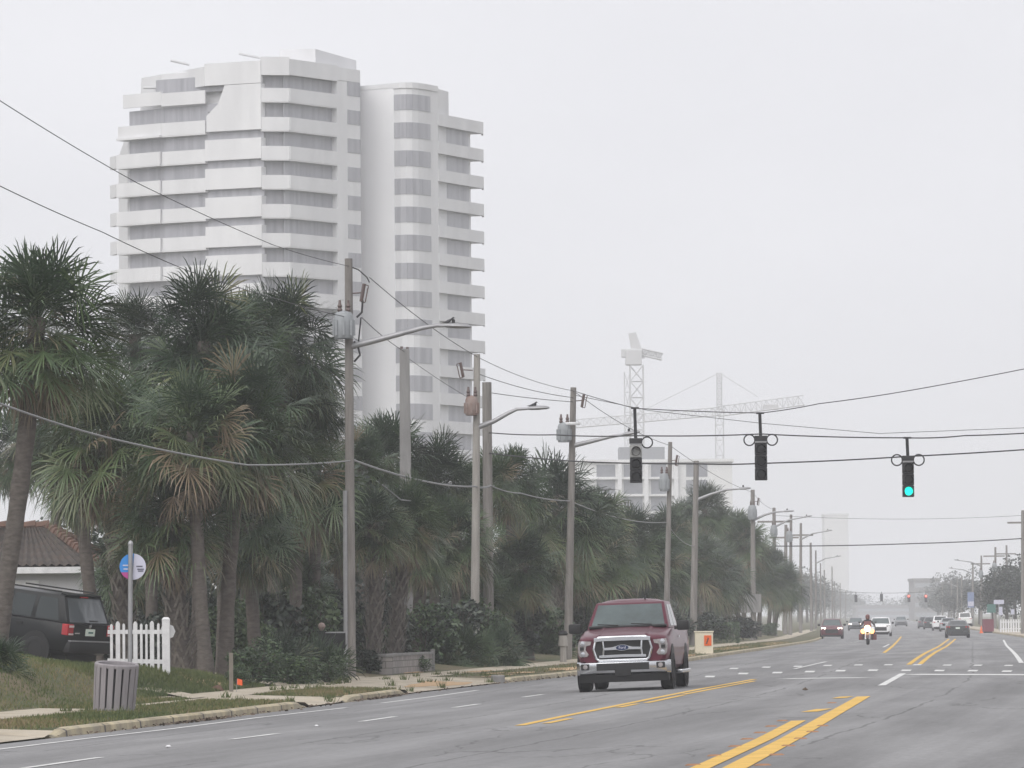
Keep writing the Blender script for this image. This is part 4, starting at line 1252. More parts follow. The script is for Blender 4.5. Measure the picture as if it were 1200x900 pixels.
def block(px0, px1, py_top, Y, label, floors, m='bgrey', depth=20, wm='conc_pole'):
    a = W(px0, py_top, Y); b = W(px1, py_top, Y)
    g = B((px0 + px1) / 2, Y)
    org = Vector(((a.x + b.x) / 2, Y, g.z - .3)); w = (b.x - a.x) / 2; h = a.z - org.z
    t = thing('far_building', label, 'building', org)
    MB().bbox(-w, w, 0, depth, 0, h).build('wall', M[m], t)
    MB().bbox(-w - .3, w + .3, -.3, depth + .3, h, h + .8).build('roof', M[m], t)
    fh = h / floors
    for f in range(floors):
        MB().bbox(-w * .92, w * .92, -.08, .3, f * fh + fh * .35, f * fh + fh * .8).build('window', M[wm], t)
block(966, 994, 604, 2300, 'barely visible slim tower above the left poles down the road', 24, 'hotel', 20, 'hotel')
block(1071, 1101, 681, 1500, 'low grey block behind the misty trees right of the far signals', 4, 'conc_pole', 20, 'xfmr')
block(1003, 1072, 712, 1900, 'long low grey building closing the end of the road', 2, 'conc_pole', 20, 'xfmr')

# ------------------------------------------------------------------ house with the tiled roof
def house():
    Y = 152
    org = Vector((W(30, 690, Y).x, Y, 0)); org.z = gz(org.x, Y) - .2
    t = thing('tiled_house', 'white house with mossy terracotta tile roof behind the black car', 'house', org)
    rel = lambda px, py: W(px, py, Y) - org
    x0, x1 = rel(-190, 690).x, rel(100, 690).x
    ze = rel(30, 664).z
    MB().bbox(x0, x1, 0, 9, 0, ze - .03).build('wall', M['house'], t)
    zr = rel(30, 616).z
    ex0, ex1, ey0, ey1 = x0 - .4, x1 + .4, -.5, 9.5
    r0, r1 = Vector((x0 + 3.2, 4.5, zr)), Vector((rel(40, 620).x, 4.5, zr))
    rf = MB()
    def slope(p00, p10, p01, p11, nu, nv):
        vs = []
        nrm = (p10 - p00).cross(p01 - p00).normalized()
        if nrm.z < 0: nrm = -nrm
        for j in range(nv + 1):
            for i in range(nu + 1):
                f, g = i / nu, j / nv
                a = p00.lerp(p10, f); b = p01.lerp(p11, f)
                vs.append(a.lerp(b, g) + nrm * (.07 * abs(math.sin(i * math.pi / 2)) + .03 * (j % 2)))
        rf.add(vs, [(j * (nu + 1) + i, j * (nu + 1) + i + 1, (j + 1) * (nu + 1) + i + 1, (j + 1) * (nu + 1) + i) for j in range(nv) for i in range(nu)])
    z = ze
    e00, e10, e01, e11 = Vector((ex0, ey0, z)), Vector((ex1, ey0, z)), Vector((ex0, ey1, z)), Vector((ex1, ey1, z))
    slope(e00, e10, r0, r1, 66, 12); slope(e10, e11, r1, r1, 54, 12); slope(e11, e01, r1, r0, 66, 12); slope(e01, e00, r0, r0, 54, 12)
    roof = rf.build('roof', M['roof_tile'], t, recalc=False)
    rd = MB()
    for a, b in [(r0, r1), (r1, e10), (r1, e11), (r0, e00)]:
        n = int((b - a).length / .35)
        for i in range(n):
            p, q = a.lerp(b, i / n), a.lerp(b, (i + 1.12) / n)
            rd.tube([p + Vector((0, 0, .05)), q + Vector((0, 0, .09))], [.13, .16], 7)
    rd.build('ridge_tile', M['ridge_tile'], roof)
    gd = MB()
    a, b = rel(-2, 690), rel(46, 690)
    for i in range(5): gd.bbox(a.x, b.x, -.05, .02, .25 + i * .46, .25 + i * .46 + .43)
    gd.build('garage_door', M['white'], t)
    MB().bbox(ex0, ex1 - .05, -.52, -.44, ze - .2, ze - .02).build('fascia', M['white'], t)
house()

# ------------------------------------------------------------------ poles, lamps and wires
def cutout(mb_, base, side=1):
    """A porcelain fuse cutout on its bracket."""
    b = Vector(base)
    class _S:
        def tube(s_, path, r, n): mb_.tube([b + (Vector(p) - b) * .66 for p in path], [x * .8 for x in r] if isinstance(r, list) else r * .8, n); return s_
    real, mb_s = mb_, _S()
    mb_s.tube([b, b + Vector((side * .5, 0, .03))], .025, 6)
    mb_s.tube([b + Vector((side * .48, 0, -.32)), b + Vector((side * .62, 0, .38))], [.06, .06], 8)
    mb_s.tube([b + Vector((side * .60, 0, .36)), b + Vector((side * .80, 0, .30)), b + Vector((side * .80, 0, .2))], .02, 6)
    mb_s.tube([b + Vector((side * .78, 0, .22)), b + Vector((side * .66, 0, -.34))], .022, 6)
    mb_s.tube([b + Vector((side * .46, 0, -.32)), b + Vector((side * .66, 0, -.36))], .02, 6)
    return mb_
def transformer(parent, z, off, m, r=.30, h=.95):
    c = (off[0], off[1], z)
    mb = MB(); mb.lathe([(r * .9, -h / 2), (r, -h / 2 + .05), (r, h / 2 - .08), (r * .8, h / 2 + .02), (0, h / 2 + .08)], 18, c=c, caps=False)
    for a in range(8):
        q = a * math.pi / 4
        mb.box((c[0] + math.cos(q) * (r + .02), c[1] + math.sin(q) * (r + .02), z - .05), (.05, .05, h * .6))
    o = mb.build('transformer', M[m], parent, smooth=40)
    bu = MB()
    for dx in (-.1, .12):
        bu.lathe([(.05, 0), (.07, .05), (.045, .1), (.065, .15), (.04, .2), (.03, .3), (0, .31)], 10, c=(c[0] + dx, c[1], z + h / 2 + .04))
    bu.build('bushing', M['porcelain'], o, smooth=40)
def cobra(parent, z, pts, m='galv', head=.75):
    """A lamp arm along the points (x, y, z offsets from the pole at height z) with its cobra head."""
    path = [Vector((p[0], p[1], z + p[2])) for p in pts]
    n = len(path)
    MB().tube(path, [.085 - .045 * i / (n - 1) for i in range(n)], 8).build('lamp_arm', M[m], parent, smooth=50)
    e = path[-1]; d = (path[-1] - path[-2]).normalized()
    rot = d.to_track_quat('X', 'Z').to_matrix()
    secs = []
    for f, w, h in [(0, .05, .05), (.15, .1, .08), (.45, .17, .09), (.85, .15, .07), (1, .07, .03)]:
        c = e + d * (head * f)
        secs.append([c + rot @ Vector((0, w * math.cos(a) * 1, h * math.sin(a) * (1 if math.sin(a) > 0 else .6))) for a in [2 * math.pi * k / 10 for k in range(10)]])
    hd = MB().loft(secs).build('lamp_head', M[m], parent, smooth=50)
    MB().lathe([(.04, 0), (.045, .1), (0, .12)], 8, c=e + d * head * .35 + Vector((0, 0, .07))).build('photocell', M['black'], hd)
def pole(base_px, Y, top_px, top_py, label, m='wood_pole', r0=.17, r1=.11, group=None, boxy=False, name='utility_pole'):
    b = B(base_px, Y); tp = W(top_px, top_py, Y) - b
    t = thing(name, label, 'utility pole', b, group)
    if boxy:
        mb = MB(); mb.loft([[Vector((x * r0, y * r0, -.3)) for x, y in ((-1, -1), (1, -1), (1, 1), (-1, 1))], [tp + Vector((x * r1, y * r1, 0)) for x, y in ((-1, -1), (1, -1), (1, 1), (-1, 1))]])
        mb.build('pole', M[m], t, bevel=.02)
    else:
        n = 8
        MB().tube([Vector((0, 0, -.3)).lerp(tp, i / n) for i in range(n + 1)], [r0 + (r1 - r0) * i / n for i in range(n + 1)], 12).build('pole', M[m], t, smooth=50)
    return t, tp
def at(t, px, py, Y): return W(px, py, Y) - Vector(t.location)

# 1: big pole with transformer and lamp
t, tp = pole(411, 138, 408.5, 303, 'weathered pole with grey square transformer and long lamp arm, nearest', r0=.14, r1=.10)
transformer(t, at(t, 405, 383, 138).z, (-.10, -.36), 'xfmr', .25, .66)
c = at(t, 408, 344, 138); cutout(MB(), (c.x + .05, 0, c.z), .9).build('fuse_cutout', M['porcelain'], t)
MB().tube([at(t, 409, 312, 138), at(t, 420, 316, 138), at(t, 430, 325, 138), at(t, 433, 331, 138)], .018, 6).build('jumper_wire', M['cable'], t)
MB().tube([at(t, 425, 352, 138), at(t, 424, 366, 138), at(t, 418, 372, 138)], .03, 6).tube([at(t, 423, 372, 138), at(t, 420, 402, 138)], .02, 5).tube([at(t, 415, 400, 138), at(t, 420, 408, 138), at(t, 422, 416, 138), at(t, 415, 424, 138)], .03, 6).build('riser_cable', M['cable'], t)
a0 = at(t, 411, 405, 138)
cobra(t, 0, [at(t, x, y, 138) for x, y in ((411, 406), (440, 399), (470, 391), (496, 384), (512, 381.5), (520, 381.8))], head=.72)
MB().tube([at(t, 405.5, 575, 138) + Vector((-.02, -.1, 0)), at(t, 406.5, 790, 138) + Vector((-.02, -.1, 0))], .06, 8).build('conduit', M['galv'], t)
# 2: broad concrete pole
t, tp = pole(477, 166, 474, 409, 'broad plain concrete pole standing inside the palm crowns', 'conc_pole', .22, .15, boxy=True)
MB().tube([tp + Vector((-.09, 0, 0)), tp + Vector((-.09, 0, .08))], .05, 6).tube([tp + Vector((.09, 0, 0)), tp + Vector((.09, 0, .06))], .05, 6).build('pole_cap', M['porcelain'], t)
# 3: pole with rusty transformer and lamp
t, tp = pole(556, 168, 559, 415, 'pale pole with small rusty transformer and thin lamp arm', 'grey_pole', .15, .10)
transformer(t, at(t, 556, 477, 168).z, (-.02, -.34), 'xfmr_rust', .2, .56)
c = at(t, 554, 434, 168); cutout(MB(), (c.x, 0, c.z), -.95).build('fuse_cutout', M['porcelain'], t)
cobra(t, 0, [at(t, x, y, 168) for x, y in ((559, 501), (578, 494), (596, 484), (606, 479.5), (618, 479))], head=.7)
# 4: big wooden pole beside it
pole(573, 172, 570.5, 448, 'thick dark wooden pole holding the signal span wires', 'wood_pole', .17, .15)
# 5
t, tp = pole(665, 184, 672, 454, 'wooden pole with white banded transformer and lamp arm above the palms', r0=.15, r1=.10)
transformer(t, at(t, 670, 508, 184).z, (-.05, -.33), 'xfmr', .22, .62)
c = at(t, 672, 470, 184); cutout(MB(), (c.x, 0, c.z), .9).build('fuse_cutout', M['porcelain'], t)
cobra(t, 0, [at(t, x, y, 184) for x, y in ((673, 522), (694, 517), (715, 512), (730, 509.5))], head=.6)
MB().lathe([(.27, -.05), (.29, 0), (.27, .05)], 16, c=at(t, 670, 497, 184) + Vector((0, -.3, 0))).build('pole_band', M['white'], t)
# 6
t, tp = pole(780, 238, 785.5, 518, 'slim leaning pole with small transformer before the hotel', r0=.15, r1=.09)
transformer(t, at(t, 783, 566, 238).z, (0, -.3), 'xfmr', .2, .75)
c = at(t, 785, 540, 238); cutout(MB(), (c.x, 0, c.z), .8).build('fuse_cutout', M['porcelain'], t)
# 7
t, tp = pole(812, 268, 816, 540, 'plain wooden pole with lamp arm beside the beige cabinet', r0=.19, r1=.13)
cobra(t, 0, [at(t, x, y, 268) for x, y in ((816, 586), (832, 579.5), (850, 574), (866, 573))], head=.6)
# 8
t, tp = pole(883, 346, 882, 574, 'wooden pole with lamp arm carrying a grey square board', r0=.2, r1=.13)
transformer(t, at(t, 882, 601, 346).z, (0, -.3), 'xfmr', .26, .9)
c = at(t, 883, 588, 346); cutout(MB(), (c.x, 0, c.z), .8).build('fuse_cutout', M['porcelain'], t)
cobra(t, 0, [at(t, x, y, 346) for x, y in ((884, 609), (896, 603.5), (908, 600), (918, 599.5))], head=.7)
bd = MB(); c = at(t, 879, 707, 346); bd.bbox(c.x - .72, c.x + .72, -.30, -.26, c.z - .6, c.z + .6)
tag(bd.build('sign_board', M['conc_pole'], loc=t.location), 'plain grey square board seen from behind on the lamp pole', 'sign')
# far left poles
GLP = 'far utility poles in line on the left roadside'
LLP = 'misty far utility pole in the line on the left roadside'
fp = [(908, 430, 907, 595, .2), (920, 470, 921, 615, .2), (926, 452, 927, 603, .17), (938, 500, 938.5, 613, .17), (951, 560, 950, 636, .17), (956, 640, 956, 645, .15), (962, 700, 961.5, 660, .13),
      (967, 800, 966, 668, .14), (975.5, 900, 975, 664, .15), (978, 1000, 978, 681, .13), (985, 1120, 984.5, 683, .15), (991, 1300, 991, 692, .16)]
for i, (bx, Y, tx, ty, r) in enumerate(fp):
    t, tp = pole(bx, Y, tx, ty, LLP, r0=r, r1=r * .65, group=GLP)
    if i in (0, 1, 3): MB().bbox(-1.3, 1.3, -.07, .07, tp.z - 1.2, tp.z - 1.05).build('crossarm', M['wood_pole'], t)
    if i in (0, 3, 5): cobra(t, 0, [Vector((0, 0, tp.z - 1.6)), Vector((1.2, -.2, tp.z - 1.0)), Vector((2.4, -.3, tp.z - .8))], head=.7)
    if i in (0, 2): transformer(t, tp.z - 1.9, (0, -.3), 'xfmr', .25, .9)
# right poles
GRP = 'far utility poles in line on the right roadside'
LRP = 'misty far utility pole in the line on the right roadside'
rp = [(1199, 445, 1198.5, 598, .2, 'tall dark pole at the photo\'s right edge holding the cross cable'), (1180, 640, 1179.5, 639, .17, LRP), (1166, 600, 1166.5, 641, .17, LRP), (1150, 660, 1150, 651, .17, LRP), (1140, 740, 1140, 661, .17, LRP),
      (1127, 800, 1127, 676, .16, LRP), (1122, 860, 1122, 678, .16, LRP), (1115, 920, 1115, 680, .16, LRP), (1105, 980, 1104, 684, .16, LRP)]
for i, (bx, Y, tx, ty, r, lab) in enumerate(rp):
    t, tp = pole(bx, Y, tx, ty, lab, r0=r, r1=r * .65, group=GRP)
    if i in (0, 1, 2, 3): MB().bbox(-1.2, 1.2, -.07, .07, tp.z - 1.1, tp.z - .95).build('crossarm', M['wood_pole'], t)
    if i in (2, 3): transformer(t, tp.z - 2.3, (0, -.3), 'xfmr', .25, .9)
    if i in (3, 4, 6): cobra(t, 0, [Vector((0, 0, tp.z - 1.3)), Vector((-1.2, -.2, tp.z - .8)), Vector((-2.6, -.3, tp.z - .6))], head=.7)

def wire(pts, label, r=.012, m='cable', sag=0.0, name='power_line', n=14):
    """A wire through world points; each span sags."""
    path = []
    for a, b in zip(pts[:-1], pts[1:]):
        for i in range(n): 
            f = i / n
            p = a.lerp(b, f); p.z -= sag * 4 * f * (1 - f); path.append(p)
    path.append(pts[-1])
    return tag(MB().tube(path, r, 5).build(name, M[m], smooth=60), label, 'wire', 'overhead wires along the road')
T1, T3, T5, T6, T8 = [W(*p) for p in ((409, 312, 138), (559, 418, 168), (672, 458, 184), (785, 522, 238), (882, 577, 346))]
wire([W(-80, 73, 92), W(0, 118, 98), W(160, 214, 112), W(320, 287, 127), T1], 'upper bare wire sloping down to the nearest pole top', .009, sag=.03)
wire([W(-60, 193, 92), W(0, 218, 98), W(120, 272, 110), W(222, 318, 120), W(330, 352, 130), W(408, 372, 138)], 'lower bare wire vanishing behind the tall palm crowns', .010, sag=.02)
wire([W(433, 325, 138), T3], 'wire from nearest pole top to the rusty transformer pole', .011, sag=.12)
wire([W(424, 372, 138), W(474, 412, 166)], 'short wire from grey transformer down to broad concrete pole', .011, sag=.06)
wire([W(476, 418, 166), W(556, 470, 168)], 'thin wire from broad concrete pole to rusty transformer pole', .008, sag=.05)
wire([T3, T5], 'topmost wire between rusty transformer pole and white banded one', .010, sag=.14)
wire([W(560, 438, 168), W(672, 466, 184)], 'second wire between rusty transformer pole and white banded one', .012, sag=.1)
wire([W(573, 460, 172), W(672, 471, 184)], 'wire from thick wooden pole to the white banded transformer pole', .012, sag=.03)
wire([T5, T6, T8, W(907, 597, 430)], 'top wire running on past the hotel to the far poles', .012, sag=.22)
wire([W(-60, 455, 86), W(0, 473, 89), W(130, 514, 98), W(290, 545, 113), W(410, 540, 137.8)], 'thick grey cable sagging across the palms at the left', .02, 'greycable', sag=.03, name='telephone_cable')
wire([W(411, 538, 138), W(500, 564.5, 155), W(557, 570, 167.5), W(575, 569, 171.5)], 'thick grey cable between nearest pole and rusty transformer pole', .03, 'greycable', sag=.05, name='telephone_cable')
wire([W(575, 569, 171.5), W(610, 578, 177), W(668, 587, 184)], 'thin grey cable curving on to the white banded transformer pole', .022, 'greycable', sag=.06, name='telephone_cable')
wire([W(668, 587, 184), W(781, 612, 238), W(813, 640, 268)], 'thin grey cable running behind the red pickup towards the hotel', .02, 'greycable', sag=.25, name='telephone_cable')
wire([W(448, 568, 145), W(470, 586, 148), W(497, 588, 152)], 'loose drooping cable end among the palm fronds', .02, 'greycable', name='telephone_cable')
# cross street wires
wire([T5, W(745, 478.5, 150), W(892, 484, 150), W(960, 473, 151), W(1075, 456, 152), W(1260, 420, 155)], 'upper span wire that carries the signal hangers', .013, sag=.02, name='span_wire')
wire([W(573, 507, 172), W(650, 509.5, 158), W(745, 510.5, 150), W(892, 508.5, 150), W(1061, 513, 150), W(1130, 510.5, 151), W(1260, 503, 153)], 'middle span wire crossing above the signal heads', .018, sag=.03, name='span_wire')
wire([W(573, 531, 172), W(680, 541, 158), W(820, 543.5, 152), W(892, 543, 150.6), W(1061, 535, 150.4), W(1260, 522.5, 152)], 'lowest span wire running behind two signal heads', .02, sag=.02, name='span_wire')
wire([W(673, 463, 184), W(760, 481, 185), W(892, 496, 186), W(1030, 508, 188), W(1260, 499, 190)], 'thin slack wire crossing above the intersection', .010, name='span_wire')
wire([W(907, 640, 430), W(1070, 637, 436), W(1198, 631, 445)], 'dark cable crossing the far road to the right edge pole', .045, sag=.05, name='span_wire')
wire([W(907, 604, 430), W(1198, 604, 445)], 'faint upper wire crossing the far road', .014, sag=.3, name='span_wire')

# ------------------------------------------------------------------ traffic signals
def signal(px, top, bot, Y, hang_top, label, lit=None, pale=False, w=15, group='hanging traffic signals at the crossing', loops=2):
    c = W(px, top, Y)
    h = (bot - top) / KY(Y); wd_ = w / KY(Y)
    t = thing('traffic_signal', label, 'traffic signal', c, group)
    head = MB(); sec = h / 3.3
    z0 = -h * .12
    head.bbox(-wd_ * .5, wd_ * .5, -.1, .22, z0, 0)                      # top junction box
    hd = head.build('junction_box', M['sig'], t, bevel=.02)
    MB().bbox(-wd_ * .46, wd_ * .46, -.12, .2, z0 - .03, z0 - .005).build('bracket', M['galv'], t)
    z0 -= .04
    s_h = (h + z0) / 3
    for i in range(3):
        zc = z0 - s_h * (i + .5)
        sec_m = M['sigpale'] if (pale and i == 0) else M['sig']
        o = MB().bbox(-wd_ * .47, wd_ * .47, -.1, .2, zc - s_h * .49, zc + s_h * .49).build('signal_section', sec_m, t, bevel=.02)
        lit_i = lit == i
        MB().lathe([(0, -.135), (wd_ * .30, -.13), (wd_ * .36, -.10)], 20, 'Y', (0, 0, zc)).build('lens', M['litgreen'] if lit_i else sec_m if sec_m is M['sigpale'] else M['unlit'], o, smooth=50)
        vis = MB(); n = 14; rr = wd_ * .41
        a0, a1 = R(-35), R(215)
        for layer, rad in ((0, rr), (1, rr - .012)): pass
        vs = []
        for k in range(n + 1):
            a = a0 + (a1 - a0) * k / n
            for yy, q in ((-.1, rr), (-.34, rr * .98), (-.34, rr * .93), (-.1, rr * .93)):
                vs.append((q * math.cos(a), yy, zc + q * math.sin(a)))
        vis.add(vs, [(k * 4 + j, k * 4 + (j + 1) % 4, k * 4 + 4 + (j + 1) % 4, k * 4 + 4 + j) for k in range(n) for j in range(4)])
        vis.build('visor', sec_m, o, smooth=50)
    top_z = (top - hang_top) / KY(Y)
    MB().tube([(0, .05, -.05), (-2.5 / KY(Y) * .3, .05, top_z)], .045, 8).tube([(-.12, .05, top_z), (.1, .05, top_z)], .03, 6).build('hanger', M['black'], t, smooth=50)
    for sgn in ((-1, 1) if loops == 2 else (1,)):
        rr = 6.4 / KY(Y)
        MB().tube([Vector((sgn * (wd_ * .5 + rr * .9) + rr * math.cos(a), .05, -.12 + rr * math.sin(a))) for a in [2 * math.pi * k / 20 for k in range(21)]], .022, 6).build('cable_loop', M['cable'], t, smooth=60)
signal(745, 513.5, 566, 150, 478, 'traffic signal with one pale upper section, leftmost of three', pale=True, loops=1)
signal(891.5, 510.5, 563, 150, 484, 'all black traffic signal hanging in the middle of three')
signal(1064, 534, 582.5, 150.2, 513, 'traffic signal showing green, rightmost and lowest of three', lit=2, w=14)
def bird(px, py, Y, label):
    p = W(px, py, Y)
    secs = []
    for f, r, z in [(-.16, .004, .0), (-.08, .02, 0), (0, .045, .02), (.07, .04, .05), (.10, .025, .09), (.13, .028, .11), (.16, .012, .11), (.19, .002, .10)]:
        secs.append([Vector((f, r * math.cos(a), z + r * math.sin(a))) for a in [2 * math.pi * k / 8 for k in range(8)]])
    o = MB().loft(secs).build('bird', M['bird'], smooth=60, loc=p)
    tag(o, label, 'bird')
bird(525, 377.5, 138, 'small dark bird on the lamp head of the nearest pole')
bird(623.5, 475.5, 168, 'small dark bird on the thin lamp over the palms')
# far signals
fs = [(1003, 697, None), (1033, 696, None), (1065, 697, 'r'), (1085, 697, 'r')]
wire([W(965, 692, 820), W(1003, 694, 820), W(1065, 694.5, 820), W(1122, 690, 820)], 'span wire of the far signals down the road', .03, name='span_wire', sag=.1)
for px, py, l in fs:
    c = W(px, py, 820)
    t = thing('traffic_signal', 'tiny far traffic signal glowing red' if l else 'tiny far dark traffic signal on the far span wire', 'traffic signal', c, 'far traffic signals down the road')
    MB().bbox(-.22, .22, -.15, .15, -1.15, 0).build('signal_section', M['sig'], t, bevel=.03)
    if l: MB().lathe([(0, -.2), (.17, -.18), (.17, -.15)], 12, 'Y', (0, 0, -.2)).build('lens', M['litred'], t)
    MB().tube([(0, 0, 0), (0, 0, .35)], .05, 5).build('hanger', M['black'], t)
# ------------------------------------------------------------------ street furniture
def text_mesh(s, size, name, m, parent, mtx, ext=.002):
    cu = bpy.data.curves.new('txt', 'FONT'); cu.body = s; cu.size = size; cu.align_x = 'CENTER'; cu.align_y = 'CENTER'; cu.extrude = ext
    o = bpy.data.objects.new('txt', cu); COL.objects.link(o)
    dg = bpy.context.evaluated_depsgraph_get()
    me = bpy.data.meshes.new_from_object(o.evaluated_get(dg)); me.name = name
    bpy.data.objects.remove(o)
    me.materials.clear(); me.materials.append(m)
    r = bpy.data.objects.new(name, me); COL.objects.link(r)
    r.parent = parent; r.matrix_local = mtx
    return r
# slatted litter bin
b = G(133.5, 834, 80, 110)
t = thing('litter_bin', 'round grey slatted litter bin leaning slightly on the verge', 'litter bin', b)
t.rotation_euler = (R(5), R(4.3), 0)
kb = KY(b.y); rb = 25 / kb; hb = 56 / kb
ns = 17
for i in range(ns):
    a = 2 * math.pi * i / ns + .1
    r0, r1 = rb * .93, rb * 1.0
    wv = 2 * math.pi * rb / ns * .36
    o, g = Vector((math.cos(a), math.sin(a), 0)), Vector((-math.sin(a), math.cos(a), 0))
    secs = []
    for z, r in ((.02, r0), (hb - .01, r1)):
        c = o * r + Vector((0, 0, z))
        secs.append([c - g * wv + o * .016, c + g * wv + o * .016, c + g * wv - o * .016, c - g * wv - o * .016])
    MB().loft(secs).build('slat', M['slat'], t, bevel=.006)
MB().lathe([(0, .05), (rb * .84, .05), (rb * .88, hb - .06), (rb * .86, hb - .06), (rb * .82, .09), (0, .09)], 28).build('liner', M['black'], t, smooth=40)
MB().lathe([(rb * .86, hb - .07), (rb * 1.03, hb - .05), (rb * 1.04, hb), (rb * .99, hb + .02), (rb * .87, hb + .01), (rb * .86, hb - .07)], 32).build('rim', M['slat'], t, smooth=40)
MB().lathe([(rb * .9, .04), (rb * .92, .04), (rb * .92, .09), (rb * .9, .09), (rb * .9, .04)], 28).build('hoop', M['galv'], t)

# bus stop sign: pole in front of the disc
b = B(152, 97)
t = thing('bus_stop_sign', 'round blue and white bus stop sign on a thin grey post', 'sign', b)
k = KY(97); zt = W(153, 637, 97).z - b.z
tx = W(153, 637, 97).x - b.x
MB().tube([(0, 0, -.2), (tx, 0, zt)], .042, 8).build('post', M['galv'], t, smooth=50)
MB().lathe([(0, .06), (.035, .04), (.05, 0), (.045, -.03)], 10, c=(tx, 0, zt)).build('post_cap', M['galv'], t, smooth=50)
zc = W(155, 664, 97).z - b.z; xc = W(155.3, 664, 97).x - b.x; rr = 15.4 / k
def disc_part(name, m, a0, a1, y0=.05, y1=.07, r=rr, xcut=None):
    n = 30
    pts = [(r * math.cos(a0 + (a1 - a0) * i / n), r * math.sin(a0 + (a1 - a0) * i / n)) for i in range(n + 1)]
    MB().loft([[Vector((xc + x, y1, zc + z)) for x, z in pts], [Vector((xc + x, y0, zc + z)) for x, z in pts]]).build(name, m, t)
def disc_poly(m, a0, a1, extra, y1):
    n = 20
    pts = [(rr * math.cos(R(a0 + (a1 - a0) * i / n)), rr * math.sin(R(a0 + (a1 - a0) * i / n))) for i in range(n + 1)] + [(rr * x, rr * z) for x, z in extra]
    MB().loft([[Vector((xc + x, y1, zc + z)) for x, z in pts], [Vector((xc + x, .05, zc + z)) for x, z in pts]]).build('sign_panel', m, t)
disc_poly(M['blue'], 84, 205, [(-.03, -.42)], .07)
disc_poly(M['pink'], 205.5, 268, [(-.03, -.43)], .071)
disc_poly(M['signwhite'], -91.5, 83.5, [], .072)
lt = MB()
for (x0, x1, z) in ((-.75, -.25, .10), (-.7, -.3, -.18)): lt.bbox(xc + rr * x0, xc + rr * x1, .044, .049, zc + rr * (z - .05), zc + rr * (z + .05))
lt.build('lettering', M['signwhite'], t)
lt = MB()
for (x0, x1, z) in ((.28, .75, .02), (.35, .85, -.2), (.4, .8, -.34)): lt.bbox(xc + rr * x0, xc + rr * x1, .044, .05, zc + rr * (z - .045), zc + rr * (z + .045))
lt.build('lettering', M['signink'], t)

# picket fence
Y = 116; k = KY(Y)
b = B(195, Y)
t = thing('picket_fence', 'short white picket fence ending at a thick post behind the bus stop sign', 'fence', b)
rel = lambda px, py, dy=0: W(px, py, Y + dy) - b
zg = 0
for i, (px, w, top) in enumerate([(130.5, .06, 731), (138, .095, 728), (145, .055, 730.5), (152, .05, 730), (158.5, .09, 728), (165.5, .055, 730.5), (171.5, .05, 731), (178, .09, 727.5), (185.5, .055, 730)]):
    dy = (195 - px) / k * .25
    p = rel(px, top, dy); h = p.z
    o = [(-w / 2, -.05), (w / 2, -.05), (w / 2, h - w * .6), (w * .22, h - .01), (0, h), (-w * .22, h - .01), (-w / 2, h - w * .6)]
    MB().loft([[Vector((p.x + x, dy - .012, z)) for x, z in o], [Vector((p.x + x, dy + .012, z)) for x, z in o]]).build('picket', M['white'], t)
for py in (740.5, 774):
    a, c = rel(126, py, 69 / k * .25), rel(193, py + (1.5 if py > 750 else 0), 0)
    MB().loft([[a + Vector((0, y, z)) for y, z in ((.014, -.045), (.014, .045), (.05, .045), (.05, -.045))], [c + Vector((0, y, z)) for y, z in ((.014, -.045), (.014, .045), (.05, .045), (.05, -.045))]]).build('rail', M['white'], t)
p = rel(194.5, 726, 0); w = .165
mb = MB(); mb.bbox(p.x - w / 2, p.x + w / 2, -.08, .085, -.1, p.z)
mb.loft([[Vector((p.x + x * w * .56, y * w * .56, p.z)) for x, y in ((-1, -1), (1, -1), (1, 1), (-1, 1))], [Vector((p.x + x * w * .3, y * w * .3, p.z + .05)) for x, y in ((-1, -1), (1, -1), (1, 1), (-1, 1))]])
mb.build('post', M['white'], t, bevel=.008)
q = rel(198.5, 740, .1)
MB().lathe([(0, -.015), (.17, -.015), (.17, .015), (0, .015)], 8, 'Y', (q.x - .04, .10, q.z)).build('plaque', M['white'], t)

# dark gate post with panel
Y = 134
b = B(377, Y)
t = thing('gate_post', 'dark gate post with ball finial and short solid panel in the shrubs', 'gate post', b)
rel = lambda px, py: W(px, py, Y) - b
p = rel(377, 741)
MB().bbox(p.x - .09, p.x + .09, -.09, .09, -.1, p.z).bbox(p.x - .12, p.x + .12, -.12, .12, p.z, p.z + .04).build('post', M['plastic'], t, bevel=.01)
MB().lathe([(.03, 0), (.05, .03), (.085, .08), (.095, .13), (.06, .19), (0, .21)], 14, c=(p.x, 0, p.z + .04)).build('finial', M['xfmr_rust'], t, smooth=50)
a, c = rel(381, 742), rel(405, 760)
MB().bbox(a.x, c.x, -.04, .04, c.z, a.z).build('panel', M['plastic'], t)
MB().bbox(a.x - .01, c.x + .02, -.06, .06, a.z, a.z + .035).build('panel_cap', M['galv'], t)

# block retaining wall
Y = 143
b = B(452, Y)
t = thing('block_wall', 'low grey split-face block wall at the corner with pale cap stones', 'wall', b)
rel = lambda px, py, Y: W(px, py, Y) - b
a = rel(416, 775, 149); c = rel(452, 779, 143); d = rel(507, 770, 151)
h0 = .47
pts = [(a.x, a.y), (c.x, c.y), (d.x, d.y)]
m = MB(); m.seg(pts[0], pts[1], -.3, h0, 0, .2).seg(pts[1], pts[2], -.3, h0 + .02, 0, .2)
m.build('wall', M['block'], t, uvbox=True)
m = MB(); m.seg(pts[0], pts[1], h0, h0 + .07, .03, .26, 0, .03).seg(pts[1], pts[2], h0 + .02, h0 + .09, .03, .26, .03, 0)
m.build('cap', M['conc_pole'], t, bevel=.008)
m = MB(); m.bbox(d.x - .06, d.x + .06, d.y - .1, d.y + .05, -.3, h0 + .16); m.build('end_post', M['conc_pole'], t, bevel=.01)
